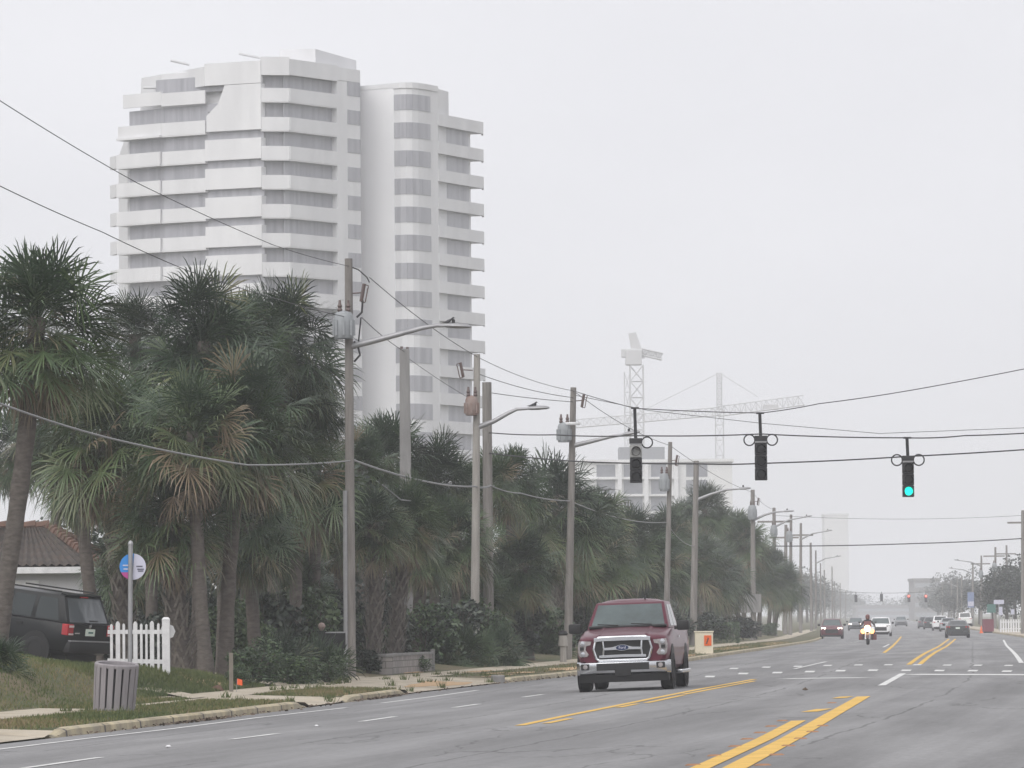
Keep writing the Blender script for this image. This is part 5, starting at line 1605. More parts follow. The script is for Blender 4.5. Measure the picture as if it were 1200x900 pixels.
m = MB(); m.prism([(pts[0][0], pts[0][1] + .1), (pts[1][0], pts[1][1] + .18), (pts[2][0], pts[2][1] + .1), (pts[2][0] - .6, pts[2][1] + 4), (pts[0][0] - .6, pts[0][1] + 4)], -.2, h0 - .08)
m.build('soil', M['dirt'], t)

# stakes, flag, low posts
b = B(271, 115)
tag(MB().bbox(-.045, .045, -.02, .02, -.1, W(271, 765, 115).z - b.z).build('wooden_stake', M['wire_wood'], loc=b, bevel=.01), 'plain wooden stake beside the light green shrub', 'stake')
b = B(277, 114.5)
t = thing('marker_flag', 'tiny orange utility marker flag at the shrub edge', 'flag', b)
MB().tube([(0, 0, -.05), (.02, 0, .3)], .006, 5).build('wire_stem', M['galv'], t)
m = MB(); m.loft([[Vector((.02, -.003, .17)), Vector((.02, -.003, .30)), Vector((.02, .003, .30)), Vector((.02, .003, .17))], [Vector((.13, -.035, .15)), Vector((.13, -.035, .27)), Vector((.13, -.029, .27)), Vector((.13, -.029, .15))]])
m.build('flag_sheet', M['orangeflag'], t)
b = B(660, 176)
t = thing('bollard', 'dark slim post with rounded top left of the red pickup', 'bollard', b)
zt = W(660, 742, 176).z - b.z
MB().tube([(0, 0, -.1), (0, 0, zt * .55), (0, 0, zt * .56), (0, 0, zt * .92)], [.11, .11, .16, .14], 12).build('post', M['grey_pole'], t, smooth=40)
MB().lathe([(.14, 0), (.17, .05), (.12, .14), (0, .18)], 12, c=(0, 0, zt * .92)).build('cap', M['plastic'], t, smooth=50)
tag(MB().bbox(-.18, .18, -.5, .5, -.05, .2).build('concrete_block', M['conc_pole'], loc=P(-4.12, 140.2, -.03), bevel=.03), 'broken dark concrete block at the end of the kerb', 'block')

# beige cabinet with orange poster
Y = 214
b = B(825, Y)
t = thing('utility_cabinet', 'beige utility cabinet with an orange warning poster by the wooden pole', 'cabinet', b)
zt = W(825, 741, Y).z - b.z
MB().bbox(-.36, .36, -.3, .3, .0, zt).build('body', M['beige'], t, bevel=.015)
MB().bbox(-.39, .39, -.33, .33, zt, zt + .05).build('lid', M['beige'], t, bevel=.012)
MB().bbox(-.45, .45, -.4, .4, -.1, .02).build('plinth', M['concrete'], t)
p = MB().bbox(.0, .29, -.325, -.301, zt * .38, zt * .86).build('poster', M['orange'], t)
m = MB(); m.loft([[Vector((x, -.3275, z)) for x, z in ((.06, zt * .46), (.15, zt * .78), (.19, zt * .72), (.12, zt * .46))], [Vector((x, -.3255, z)) for x, z in ((.06, zt * .46), (.15, zt * .78), (.19, zt * .72), (.12, zt * .46))]])
m.build('poster_mark', M['ridge_tile'], p)
MB().bbox(-.34, -.05, -.312, -.3, .1, zt * .92).build('door', M['beige'], t)

# pavement markers along the yellow lines
GM = 'orange pavement markers beside the double yellow line'
for (x, y) in [(813, 897), (838, 886), (862, 875), (876, 866.5), (891, 859), (904, 851.5), (917, 845), (894, 897), (910, 885), (924, 874.5), (938, 866), (952, 858), (964, 851), (975, 824)]:
    p = G(x, y)
    t = MB().bbox(-.085, .085, -.05, .05, 0, .016)
    t.v = [(x_ * (1 - .35 * (z_ > .01)), y_ * (1 - .5 * (z_ > .01)), z_) for x_, y_, z_ in t.v]
    tag(t.build('pavement_marker', M['marker'], loc=p), 'small orange raised marker stuck beside the double yellow line', 'road marker', GM)

# right roadside pieces
def simple_sign(px, Y, y0, y1, w, m, label, pm='galv', name='street_sign', back=None):
    b = B(px, Y); k = KY(Y)
    t = thing(name, label, 'sign', b)
    z1, z0 = W(px, y0, Y).z - b.z, W(px, y1, Y).z - b.z
    MB().tube([(0, .06, -.1), (0, .06, z1)], .05, 8).build('post', M[pm], t)
    MB().bbox(-w / 2, w / 2, -.02, .02, z0, z1).build('sign_panel', M[m], t)
    return t, z0, z1
t, z0, z1 = simple_sign(1162, 520, 708, 718, 0.85, 'signgreen', 'green street sign before the misty trees on the right')
t, z0, z1 = simple_sign(1171, 525, 703, 708, 1.0, 'signwhite', 'white strip sign above the green street sign')
t, z0, z1 = simple_sign(1173, 515, 711, 721, .34, 'signwhite', 'small white and black sign below the white strip sign')
t, z0, z1 = simple_sign(1187, 520, 714, 720, .35, 'signwhite', 'small round white sign before the picket panel')
t, z0, z1 = simple_sign(1138, 700, 694, 712, .85, 'lav', 'blue and white pylon shop sign in the mist', name='pylon_sign')
MB().bbox(-.38, .38, -.04, -.021, z0 + .2, z0 + .8).build('sign_stripe', M['signwhite'], t)
t, z0, z1 = simple_sign(907, 520, 704, 713, 1.2, 'lav', 'faint blue sign hanging between the last palms')
b = B(1158, 510); t = thing('red_banner_box', 'dark red box standing at the right street corner', 'box', b)
MB().bbox(-.52, .52, -.4, .4, .12, 1.25).build('body', M['signred'], t, bevel=.03)
MB().bbox(-.55, .55, -.43, .43, 1.25, 1.32).build('lid', M['signred'], t)
MB().bbox(-.46, .46, -.35, .35, 0, .12).build('plinth', M['plastic'], t)
b = B(1150, 505); t = thing('traffic_cone', 'small orange cone beside the dark red box', 'cone', b)
MB().bbox(-.2, .2, -.2, .2, 0, .04).build('base', M['orange'], t)
MB().lathe([(.15, .04), (.03, .72), (0, .72)], 12).build('body', M['orange'], t, smooth=40)
b = B(1186, 470); t = thing('picket_fence', 'white picket panel on the right sidewalk under the dark trees', 'fence', b)
k = KY(470)
for px in range(1173, 1212, 3):
    x = (px - 1186) / k
    MB().bbox(x - .07, x + .07, -.02, .02, .05, (753 - 728 - (738 - 728)) / k + .05).build('picket', M['white'], t)
for z in (.3, .9): MB().bbox(-1.05, 2, .021, .06, z, z + .09).build('rail', M['white'], t)
b = B(908, 520); t = thing('white_gate', 'pale garden gate panel showing below the last palms', 'gate', b)
MB().bbox(-.55, .55, -.05, .05, .05, 1.5).build('panel', M['white'], t)
MB().bbox(-.7, -.55, -.08, .08, 0, 1.6).bbox(.55, .7, -.08, .08, 0, 1.6).build('post', M['white'], t)

# ------------------------------------------------------------------ vehicles
def wheel(parent, x, y, r, w, side, rimm='rim'):
    """A wheel at the hub (x, y, r); side is the outward direction."""
    c = (x, y, r)
    s_ = side
    prof = [(r * .60, -w / 2), (r * .86, -w / 2), (r * .97, -w * .38), (r, -w * .2), (r, w * .2), (r * .97, w * .38), (r * .86, w / 2), (r * .60, w / 2 - .02), (r * .60, -w / 2)]
    ty = MB().lathe(prof, 26, 'X', c).build('tyre', M['rubber'], parent, smooth=40)
    rm = MB(); f = w / 2 - .03
    rm.lathe([(r * .61, s_ * -w * .3), (r * .62, s_ * f), (r * .56, s_ * f), (r * .53, s_ * (f - .06))], 26, 'X', c)
    for i in range(5):
        a = 2 * math.pi * i / 5
        rot = Matrix.Rotation(a, 3, 'X')
        rm.box(Vector(c) + rot @ Vector((s_ * (f - .03), 0, r * .3)), (.04, r * .16, r * .52), rot)
    rm.lathe([(0, s_ * f), (r * .13, s_ * f), (r * .15, s_ * (f - .05))], 14, 'X', c)
    rm.build('rim', M[rimm], ty, smooth=40)
    MB().lathe([(0, s_ * (f - .10)), (r * .6, s_ * (f - .10))], 20, 'X', c).build('brake_disc', M['plastic'], ty)
    return ty
def ring_half(pts):
    """Closed cross-section from right-half points (x, z), bottom to top."""
    return [(-x, z) for x, z in pts] + [(x, z) for x, z in reversed(pts)]
def body_loft(stations, name, m, parent, smooth=32):
    """stations: (y, half_width, z_bottom, z_shoulder, crown)."""
    secs = []
    for (y, w, zb, zs, cr) in stations:
        h = zs - zb
        half = [(w * .86, zb), (w * .965, zb + .10 * h), (w, zb + .38 * h), (w * .995, zb + .62 * h), (w * .975, zb + .84 * h), (w * .93, zs - .02), (w * .84, zs + cr * .25), (w * .45, zs + cr * .8), (0.001, zs + cr)]
        loop = ring_half(half)
        secs.append([Vector((x, y, z)) for x, z in loop])
    return MB().loft(secs).build(name, m, parent, smooth=smooth)
def cabin(parent, m, wb, wt, z0, z1, yf0, yf1, yr1, yr0, wins=None, ymid=None, glass='glass', screen='windscreen', crown=.05, bev=.05, rear=True):
    """Greenhouse: frustum from the belt (z0) to the roof (z1) with glass set on each face."""
    b = [Vector((-wb, yf0, z0)), Vector((wb, yf0, z0)), Vector((wb, yr0, z0)), Vector((-wb, yr0, z0))]
    tt = [Vector((-wt, yf1, z1)), Vector((wt, yf1, z1)), Vector((wt, yr1, z1)), Vector((-wt, yr1, z1))]
    mb = MB(); mb.loft([b, tt])
    o = mb.build('cabin', m, parent, bevel=bev, smooth=40)
    rc = MB()
    ym = (yf1 + yr1) / 2
    rc.loft([[Vector((x * wt * .93 * f, ym + (yf1 - ym) * .93 * g, z1 - .03 + (crown + .03) * (1 - .75 * (x * f) ** 4) * (1 - g ** 4))) for x in (-1, -.75, -.4, 0, .4, .75, 1)] for g in (1, .85, .5, 0, -.5, -.85, -1) for f in (1,)], cap=False, closed=False)
    rc.build('roof', m, parent, smooth=60)
    # faces seen from outside: bottom-left, bottom-right, top-right, top-left
    front = (b[1], b[0], tt[0], tt[1]); back = (b[3], b[2], tt[2], tt[3]); right = (b[2], b[1], tt[1], tt[2]); left = (b[0], b[3], tt[3], tt[0])
    MB().patch(front, .05, .95, .05, .90).build('windscreen', M[screen], parent)
    if rear: MB().patch(back, .09, .91, .16, .90).build('rear_window', M[glass], parent)
    wins = wins or [(.10, .46), (.50, .88)]
    for (u0, u1) in wins:
        MB().patch(right, 1 - u1, 1 - u0, .08, .86).build('side_window', M[glass], parent)
        MB().patch(left, u0, u1, .08, .86).build('side_window', M[glass], parent)
    return o

def pickup():
    t = thing('pickup_truck', 'dark red pickup truck with chrome grille and bumper driving towards the viewer', 'pickup truck')
    rp = M['red_paint']
    body_loft([(2.80, .86, .62, 1.10, .02), (2.74, .93, .60, 1.13, .03), (2.55, .985, .58, 1.17, .05), (2.2, 1.0, .56, 1.21, .06), (1.75, 1.0, .52, 1.26, .07), (1.30, 1.0, .48, 1.31, .06), (1.1, 1.0, .45, 1.32, .03),
               (0, 1.005, .42, 1.33, .02), (-1.15, 1.005, .42, 1.36, .01), (-2.2, 1.005, .48, 1.38, .0), (-2.84, .99, .5, 1.38, 0), (-2.92, .95, .55, 1.34, 0)], 'body', rp, t)
    cabin(t, rp, .90, .745, 1.31, 1.90, 1.34, .52, -.98, -1.18, wins=[(.17, .50), (.54, .84)], crown=.07, bev=.07)
    for s_ in (-1, 1):      # hood creases
        MB().loft([[Vector((s_ * (.50 + d), y, z + h)) for d, h in ((-.05, 0), (-.02, .025), (.02, .025), (.07, 0))] for y, z in ((2.62, 1.175), (2.0, 1.262), (1.4, 1.34))]).build('hood_crease', rp, t, smooth=50)
    # dark cowl and wipers
    MB().loft([[Vector((x, y, z)) for y, z in ((1.42, 1.355), (1.42, 1.378), (1.28, 1.40), (1.28, 1.35))] for x in (-.84, -.4, 0, .4, .84)]).build('cowl', M['plastic'], t)
    for s_ in (-.62, .1): MB().tube([(s_ + .1, 1.37, 1.40), (s_ + .55, 1.29, 1.43)], .013, 5).build('wiper', M['plastic'], t)
    # grille
    yg = 2.83
    outer = [(-.62, .90), (-.56, .70), (-.50, .665), (.50, .665), (.56, .70), (.62, .90), (.565, 1.10), (.50, 1.15), (-.50, 1.15), (-.565, 1.10)]
    g = thing_part('grille', t)
    MB().loft([[Vector((x * .96, yg - .10, z)) for x, z in outer], [Vector((x * .96, yg - .005, z)) for x, z in outer]]).build('mesh_insert', M['plastic'], g)
    fr = MB(); pts = [Vector((x, yg, z)) for x, z in outer]
    fr.tube(pts + [pts[0], pts[1]], .032, 8, cap=False); fr.build('surround', M['chrome'], g, smooth=60)
    MB().loft([[Vector((x, yg + .0, z - h)), Vector((x, yg + .06, z - h * .6)), Vector((x, yg + .06, z + h * .6)), Vector((x, yg, z + h))] for x, z, h in ((-.60, 1.095, .05), (-.4, 1.108, .055), (0, 1.112, .058), (.4, 1.108, .055), (.60, 1.095, .05))]).build('top_bar', M['chrome'], g, smooth=40)
    MB().loft([[Vector((x, yg + .0, z - h)), Vector((x, yg + .055, z - h * .6)), Vector((x, yg + .055, z + h * .6)), Vector((x, yg, z + h))] for x, z, h in ((-.40, .905, .042), (-.22, .91, .046), (-.14, .922, .062), (0, .93, .07), (.14, .922, .062), (.22, .91, .046), (.40, .905, .042))]).build('middle_bar', M['chrome'], g, smooth=40)
    MB().loft([[Vector((x, yg + .0, z - h)), Vector((x, yg + .06, z - h * .6)), Vector((x, yg + .06, z + h * .6)), Vector((x, yg, z + h))] for x, z, h in ((-.50, .745, .044), (0, .755, .048), (.50, .745, .044))]).build('lower_bar', M['chrome'], g, smooth=40)
    for s_ in (-1, 1):
        MB().tube([(s_ * .415, yg + .02, .76), (s_ * .40, yg + .03, .9), (s_ * .415, yg + .02, 1.07)], .026, 8).build('upright', M['chrome'], g, smooth=60)
    el = [(.135 * math.cos(a), .055 * math.sin(a)) for a in [2 * math.pi * i / 24 for i in range(24)]]
    e1 = MB().loft([[Vector((x * 1.1, yg + .05, .925 + z * 1.15)) for x, z in el], [Vector((x * 1.1, yg + .064, .925 + z * 1.15)) for x, z in el]]).build('emblem', M['chrome'], g, smooth=30)
    MB().loft([[Vector((x, yg + .06, .925 + z)) for x, z in el], [Vector((x, yg + .070, .925 + z)) for x, z in el]]).build('emblem_field', M['emblem'], e1, smooth=30)
    mx = Matrix.Translation((0, yg + .073, .925)) @ Matrix.Rotation(math.pi, 4, 'Z') @ Matrix.Rotation(math.pi / 2, 4, 'X')
    text_mesh('Ford', .08, 'emblem_lettering', M['signwhite'], e1, mx)
    for s_ in (-1, 1):      # headlights
        pts = [(.66, 1.075), (.93, 1.09), (.955, .98), (.945, .80), (.90, .745), (.76, .755), (.72, .80), (.79, .90), (.77, .985), (.68, 1.0)]
        def yb(x): return 2.835 - max(0, abs(x) - .80) * .45
        hl = MB().loft([[Vector((s_ * x, yb(x) - .10, z)) for x, z in pts], [Vector((s_ * x, yb(x) + .012, z)) for x, z in pts]]).build('headlight', M['lens'], t, smooth=30)
        MB().lathe([(0, .03), (.05, .028), (.06, .0)], 14, 'Y', (s_ * .85, yb(.85), 1.03)).build('lamp', M['chrome'], hl, smooth=50)
        MB().box((s_ * .865, yb(.86) + .015, .925), (.09, .02, .07)).build('indicator', M['plastic'], hl)
        MB().lathe([(0, .03), (.05, .028), (.06, .0)], 14, 'Y', (s_ * .85, yb(.85), .81)).build('lamp', M['chrome'], hl, smooth=50)
    # bumper
    secs = []
    for x, y in ((-1.0, 2.42), (-1.0, 2.68), (-.93, 2.83), (-.7, 2.90), (0, 2.93), (.7, 2.90), (.93, 2.83), (1.0, 2.68), (1.0, 2.42)):
        secs.append([Vector((x, y, z)) + Vector((0, d, 0)) for z, d in ((.36, -.06), (.40, .0), (.52, .02), (.615, .01), (.64, -.05), (.64, -.14), (.36, -.14))])
    bp = MB().loft(secs).build('bumper', M['chrome'], t, smooth=35)
    MB().loft([[Vector((x, y - .02, .45)), Vector((x, y + .028, .45)), Vector((x, y + .026, .60)), Vector((x, y - .02, .60))] for x, y in ((-.56, 2.905), (0, 2.93), (.56, 2.905))]).build('lower_intake', M['plastic'], bp)
    MB().loft([[Vector((x, y - .02, .33)), Vector((x, y + .024, .33)), Vector((x, y + .032, .455)), Vector((x, y - .02, .455))] for x, y in ((-.17, 2.928), (0, 2.932), (.17, 2.928))]).build('plate_holder', M['plastic'], bp)
    for s_ in (-1, 1):
        f = MB().box((s_ * .80, 2.872, .535), (.19, .06, .13), Matrix.Rotation(-s_ * .25, 3, 'Z')).build('fog_lamp_housing', M['plastic'], bp, bevel=.02)
        MB().lathe([(0, .04), (.05, .036), (.055, 0)], 14, 'Y', (s_ * .80, 2.88, .535)).build('fog_lamp', M['lens'], bp, smooth=50)
    MB().loft([[Vector((x, y - .3, .22)), Vector((x, y - .06, .20)), Vector((x, y - .03, .36)), Vector((x, y - .3, .36))] for x, y in ((-.96, 2.75), (-.6, 2.9), (0, 2.93), (.6, 2.9), (.96, 2.75))]).build('air_dam', M['plastic'], t, smooth=30)
    MB().bbox(-.7, .7, -2.7, 2.5, .30, .5).build('chassis', M['plastic'], t)
    for s_ in (-1, 1):
        for y in (2.02, -1.66):
            MB().lathe([(.44, -.02), (.50, .0), (.50, .012), (.0, .012)], 26, 'X', (s_ * .995, y, .47)).build('wheel_arch', M['plastic'], t, smooth=40) if s_ > 0 else MB().lathe([(.44, .02), (.50, .0), (.50, -.012), (.0, -.012)], 26, 'X', (s_ * .995, y, .47)).build('wheel_arch', M['plastic'], t, smooth=40)
            wheel(t, s_ * .885, y, .405, .29, s_)
        m = MB(); m.loft([[Vector((s_ * x, y, z)) for x, z in ((.98, 1.27), (1.06, 1.28), (1.06, 1.33), (.98, 1.34))] for y in (.98, 1.06)])
        m.build('mirror_arm', M['plastic'], t)
        m = MB(); m.bbox(s_ * 1.17 - .135, s_ * 1.17 + .135, .93, 1.12, 1.25, 1.46); m.build('mirror', M['plastic'], t, bevel=.045, smooth=40)
        MB().bbox(s_ * 1.008 - .004, s_ * 1.008 + .004, .05, .25, 1.10, 1.14).build('door_handle', M['chrome'], t)
        MB().bbox(s_ * 1.07 - .07, s_ * 1.07 + .07, -1.1, 1.2, .33, .41).build('running_board', M['chrome'], t, bevel=.02)
        MB().box((s_ * .86, -2.91, 1.05), (.14, .06, .5)).build('tail_light', M['redlens'], t)
    MB().tube([(-.3, 0.2, 1.93), (-.3, .12, 2.02)], .02, 6).build('aerial', M['plastic'], t)
    return t
def thing_part(name, parent):
    o = bpy.data.objects.new(name, None); COL.objects.link(o); o.parent = parent; o.empty_display_size = .1
    return o
M['emblem'] = mat('emblem_blue', (.010, .022, .07), .25, var=.05)
YT = 114.2
tx = W(735, 800, YT).x
hd = Vector((-SL(YT) - .012, -1, 0)).normalized()
tr = pickup()
hub = Vector((tx, YT)) - Vector((hd.x, hd.y)) * 2.05
orient(tr, hub.x, hub.y, hd)

def car(name, label, cat, paint, L=4.5, Wd=1.82, H=1.48, hood=.92, belt=.98, deck=1.0, wb=2.7, cab=(1.15, .35, -1.15, -1.85), r=.33, group=None, lit=False, tail='redlens', suv=False, wins=None, grille=True):
    t = thing(name, label, cat, (0, 0, 0), group)
    p = M[paint]; w = Wd / 2; f = L / 2; zb = .22 if not suv else .28
    st = [(f, w * .72, zb + .12, hood - .22, .01), (f - .05, w * .84, zb + .04, hood - .13, .02), (f - .22, w * .95, zb, hood - .05, .04), (f - .6, w, zb - .02, hood, .05), (cab[0] + .25, w, zb - .02, belt - .03, .05), (cab[0], w, zb - .02, belt, .03),
          (0, w * 1.005, zb - .02, belt + .01, .01), (cab[3] + .3, w, zb - .02, deck, .01), (-f + .4, w * .99, zb, deck, .02), (-f + .12, w * .95, zb + .03, deck - .02, .01), (-f, w * .86, zb + .1, deck - .08, 0)]
    body_loft(st, 'body', p, t)
    cabin(t, p, w * .90, w * (.70 if not suv else .78), belt - .01, H - .03, cab[0], cab[1], cab[2], cab[3], wins=wins, crown=.04)
    for s_ in (-1, 1):
        for y in (wb / 2, -wb / 2):
            xs = s_ * (w - .005)
            MB().lathe([(r * 1.05, -s_ * .02), (r * 1.18, 0), (r * 1.18, s_ * .010), (0, s_ * .010)], 24, 'X', (xs, y, r + .02)).build('wheel_arch', M['plastic'], t, smooth=40)
            wheel(t, s_ * (w - .10), y, r, .22, s_)
        hl = MB().box((s_ * w * .70, f - .10, hood - .17), (.34, .12, .13), Matrix.Rotation(-s_ * .45, 3, 'Z')).build('headlight', M['lit' if lit else 'lens'], t, bevel=.03)
        MB().box((s_ * w * .78, -f + .06, deck - .16), (.30, .10, .14), Matrix.Rotation(s_ * .35, 3, 'Z')).build('tail_light', M[tail], t, bevel=.02)
        MB().bbox(s_ * (w + .10) - .10, s_ * (w + .10) + .10, cab[0] - .42, cab[0] - .28, belt - .02, belt + .15).build('mirror', M['plastic'], t, bevel=.04, smooth=40)
    if grille: MB().bbox(-w * .55, w * .55, f - .10, f + .012, zb + .20, hood - .24).build('grille', M['plastic'], t, bevel=.02)
    MB().bbox(-w * .8, w * .8, f - .16, f - .015, zb - .04, zb + .16).build('lower_grille', M['plastic'], t, bevel=.03)
    MB().bbox(-w * .84, w * .84, -f - .012, -f + .3, zb - .02, zb + .16).build('rear_bumper', M['plastic'], t, bevel=.03)
    MB().bbox(-.16, .16, -f - .022, -f + .02, deck - .30, deck - .17).build('licence_plate', M['plate'], t)
    MB().bbox(-w * .7, w * .7, -f + .3, f - .3, .16, .4).build('chassis', M['plastic'], t)
    return t
def drive(o, px, Y, toward, extra=0.0, dz=0.0):
    p = B(px, Y)
    s_ = SL(Y) + extra
    h = Vector((s_, 1, 0)).normalized()
    orient(o, p.x, p.y, -h if toward else h, dz=dz)
o = car('hatchback_car', 'maroon car with lit headlights in the oncoming outer lane', 'car', 'maroon', L=4.3, Wd=1.8, H=1.56, hood=.98, belt=1.02, deck=1.05, lit=True, cab=(1.2, .4, -1.3, -1.95))
drive(o, 975, 418, True)
o = car('white_car', 'white sport utility car behind the motorcycle in the oncoming inner lane', 'car', 'white_car', L=4.6, Wd=1.88, H=1.62, hood=1.04, belt=1.08, deck=1.12, suv=True, cab=(1.2, .4, -1.4, -2.1))
drive(o, 1032, 455, True)
o = car('dark_sedan', 'dark low sedan seen from behind in the right inner lane', 'car', 'dark_car', L=4.8, Wd=1.87, H=1.38, hood=.95, belt=.97, deck=1.0, cab=(1.0, .1, -1.15, -2.1))
drive(o, 1122, 414, False)
o = car('grey_car', 'grey car with its lamps on, far back beside the maroon car', 'car', 'grey_car', L=4.4, H=1.5, lit=True)
drive(o, 1003, 620, True)
o = car('white_car', 'white car far ahead just left of the dark sedan', 'car', 'white_car', L=4.6, Wd=1.85, H=1.65, suv=True, hood=1.0, belt=1.06, deck=1.1, cab=(1.2, .4, -1.5, -2.1))
drive(o, 1102, 590, False)
o = car('silver_car', 'silver car half hidden behind the dark sedan', 'car', 'silver_car', L=4.5, H=1.45)
drive(o, 1111, 560, False)
o = car('dark_car', 'small dark car far ahead, leftmost of the cars driving away', 'car', 'dark_car', L=4.4, H=1.5)
drive(o, 1091, 640, False)
o = car('grey_car', 'faint grey car with red tail lamps ahead of the small dark car', 'car', 'grey_car', L=4.4, H=1.5)
drive(o, 1084, 680, False)
o = car('white_van', 'white van waiting beyond the dark sedan near the right kerb', 'van', 'white_car', L=5.0, Wd=1.85, H=1.85, hood=1.1, belt=1.15, deck=1.2, suv=True, cab=(1.7, .95, -2.1, -2.3))
drive(o, 1131, 690, False)
o = car('grey_car', 'very faint grey car far down the road below the far signals', 'car', 'grey_car', L=4.4, H=1.5)
drive(o, 1056, 800, True)

def suv():
    t = thing('black_suv', 'black boxy sport utility car parked nose-in on the sloping driveway', 'car')
    p = M['black_paint']; w = .90
    body_loft([(2.2, .74, .42, .90, .02), (2.1, .86, .36, .98, .03), (1.7, .90, .34, 1.04, .04), (1.1, .90, .32, 1.06, .03), (0, .905, .32, 1.07, .0), (-1.4, .905, .32, 1.08, 0), (-2.05, .89, .34, 1.08, 0), (-2.17, .84, .42, 1.06, 0)], 'body', p, t)
    cabin(t, p, .845, .715, 1.06, 1.70, 1.15, .45, -1.86, -2.12, wins=[(.10, .39), (.43, .67), (.71, .925)], crown=.03, bev=.05, screen='glass', rear=False)
    b = [Vector((-.845, -2.12, 1.06)), Vector((.845, -2.12, 1.06)), Vector((.715, -1.86, 1.70)), Vector((-.715, -1.86, 1.70))]
    MB().patch(b, .07, .93, .06, .90).build('rear_window', M['suvglass'], t)
    MB().patch(b, .52, .72, .10, .14, .012).build('rear_wiper', M['plastic'], t)
    MB().patch(b, .40, .60, .915, .96, .03, .05).build('brake_light', M['redlens'], t)
    MB().loft([[Vector((x, y, z)) for y, z in ((-1.72, 1.70), (-1.92, 1.695), (-1.92, 1.715), (-1.72, 1.745))] for x in (-.66, 0, .66)]).build('spoiler', p, t)
    for s_ in (-1, 1):
        tl = MB().bbox(s_ * .78 - .115, s_ * .78 + .115, -2.20, -2.02, .80, 1.06).build('tail_light', M['redlens'], t, bevel=.02)
        MB().bbox(s_ * .76 - .09, s_ * .76 + .09, -2.206, -2.10, .985, 1.035).bbox(s_ * .76 - .09, s_ * .76 + .09, -2.206, -2.10, .812, .85).build('reverse_light', M['whitelens'], tl)
        for y in (1.31, -1.31):
            MB().lathe([(.38, -s_ * .02), (.43, 0), (.43, s_ * .012), (0, s_ * .012)], 24, 'X', (s_ * .895, y, .38)).build('wheel_arch', M['plastic'], t, smooth=40)
            wheel(t, s_ * .80, y, .355, .24, s_)
        MB().tube([(s_ * .62, .3, 1.77), (s_ * .62, -1.7, 1.77)], .02, 6).build('roof_rail', M['plastic'], t)
        MB().bbox(s_ * 1.0 - .1, s_ * 1.0 + .1, .62, .78, 1.06, 1.24).build('mirror', M['plastic'], t, bevel=.04)
        for y in (.2, -.78): MB().bbox(s_ * .912 - .01, s_ * .912 + .01, y - .09, y + .09, .93, .97).build('door_handle', M['plastic'], t)
    MB().bbox(-.84, .84, -2.27, -1.95, .40, .66).build('rear_bumper', M['plastic'], t, bevel=.05, smooth=40)
    MB().bbox(-.80, .80, -2.255, -2.1, .665, .69).build('bumper_trim', M['galv'], t)
    pl = MB().bbox(-.165, .165, -2.20, -2.14, .80, .96).build('licence_plate', M['plate'], t)
    MB().bbox(-.09, .09, -2.204, -2.2, .86, .90).build('plate_number', M['signgreen'], pl)
    MB().bbox(-.60, -.40, -2.19, -2.15, .84, .87).build('badge', M['chrome'], t)
    MB().lathe([(0, -.015), (.05, -.01), (.05, .01)], 14, 'Y', (0, -2.165, 1.015)).build('badge', M['chrome'], t)
    MB().bbox(-.6, .6, -2.0, 2.0, .2, .5).build('chassis', M['plastic'], t)
    return t
M['suvglass'] = mat('suv_rear_glass', (.08, .09, .10), .06, var=.05, spec=.9)  # paler than the other car glass: a reflection put into the base colour
s = suv()
# rear corner faces the camera; nose up the driveway
ang = R(58)
hd = Vector((-math.sin(ang), math.cos(ang), 0))
cr = W(102, 745, 124)
orient(s, cr.x + hd.x * 2.2, 124 + hd.y * 2.2, hd, pitch=R(7))
zz = W(102, 745, 124).z
s.location.z += 0
bpy.context.view_layer.update()
want = W(102, 742, 124).z
have = (s.matrix_world @ Vector((0, -2.17, .87))).z
mw = s.matrix_world.copy(); mw.translation.z += want - have; s.matrix_world = mw

# ------------------------------------------------------------------ motorcycle and rider
def skin_body(name, verts, edges, radii, m, parent, sub=1):
    me = bpy.data.meshes.new(name); me.from_pydata([tuple(v) for v in verts], edges, [])
    o = bpy.data.objects.new(name, me); COL.objects.link(o)
    md = o.modifiers.new('skin', 'SKIN')
    sk = me.skin_vertices[0].data if me.skin_vertices else None
    if sk is None:
        bm = bmesh.new(); bm.from_mesh(me); bm.verts.layers.skin.verify(); bm.to_mesh(me); bm.free(); sk = me.skin_vertices[0].data
    for i, r in enumerate(radii): sk[i].radius = (r, r)
    sk[0].use_root = True
    ss = o.modifiers.new('sub', 'SUBSURF'); ss.levels = sub; ss.render_levels = sub
    dg = bpy.context.evaluated_depsgraph_get()
    nm = bpy.data.meshes.new_from_object(o.evaluated_get(dg)); nm.name = name
    bpy.data.objects.remove(o)
    nm.materials.clear(); nm.materials.append(m)
    nm.polygons.foreach_set('use_smooth', [True] * len(nm.polygons))
    r_ = bpy.data.objects.new(name, nm); COL.objects.link(r_)
    if parent: r_.parent = parent
    return r_
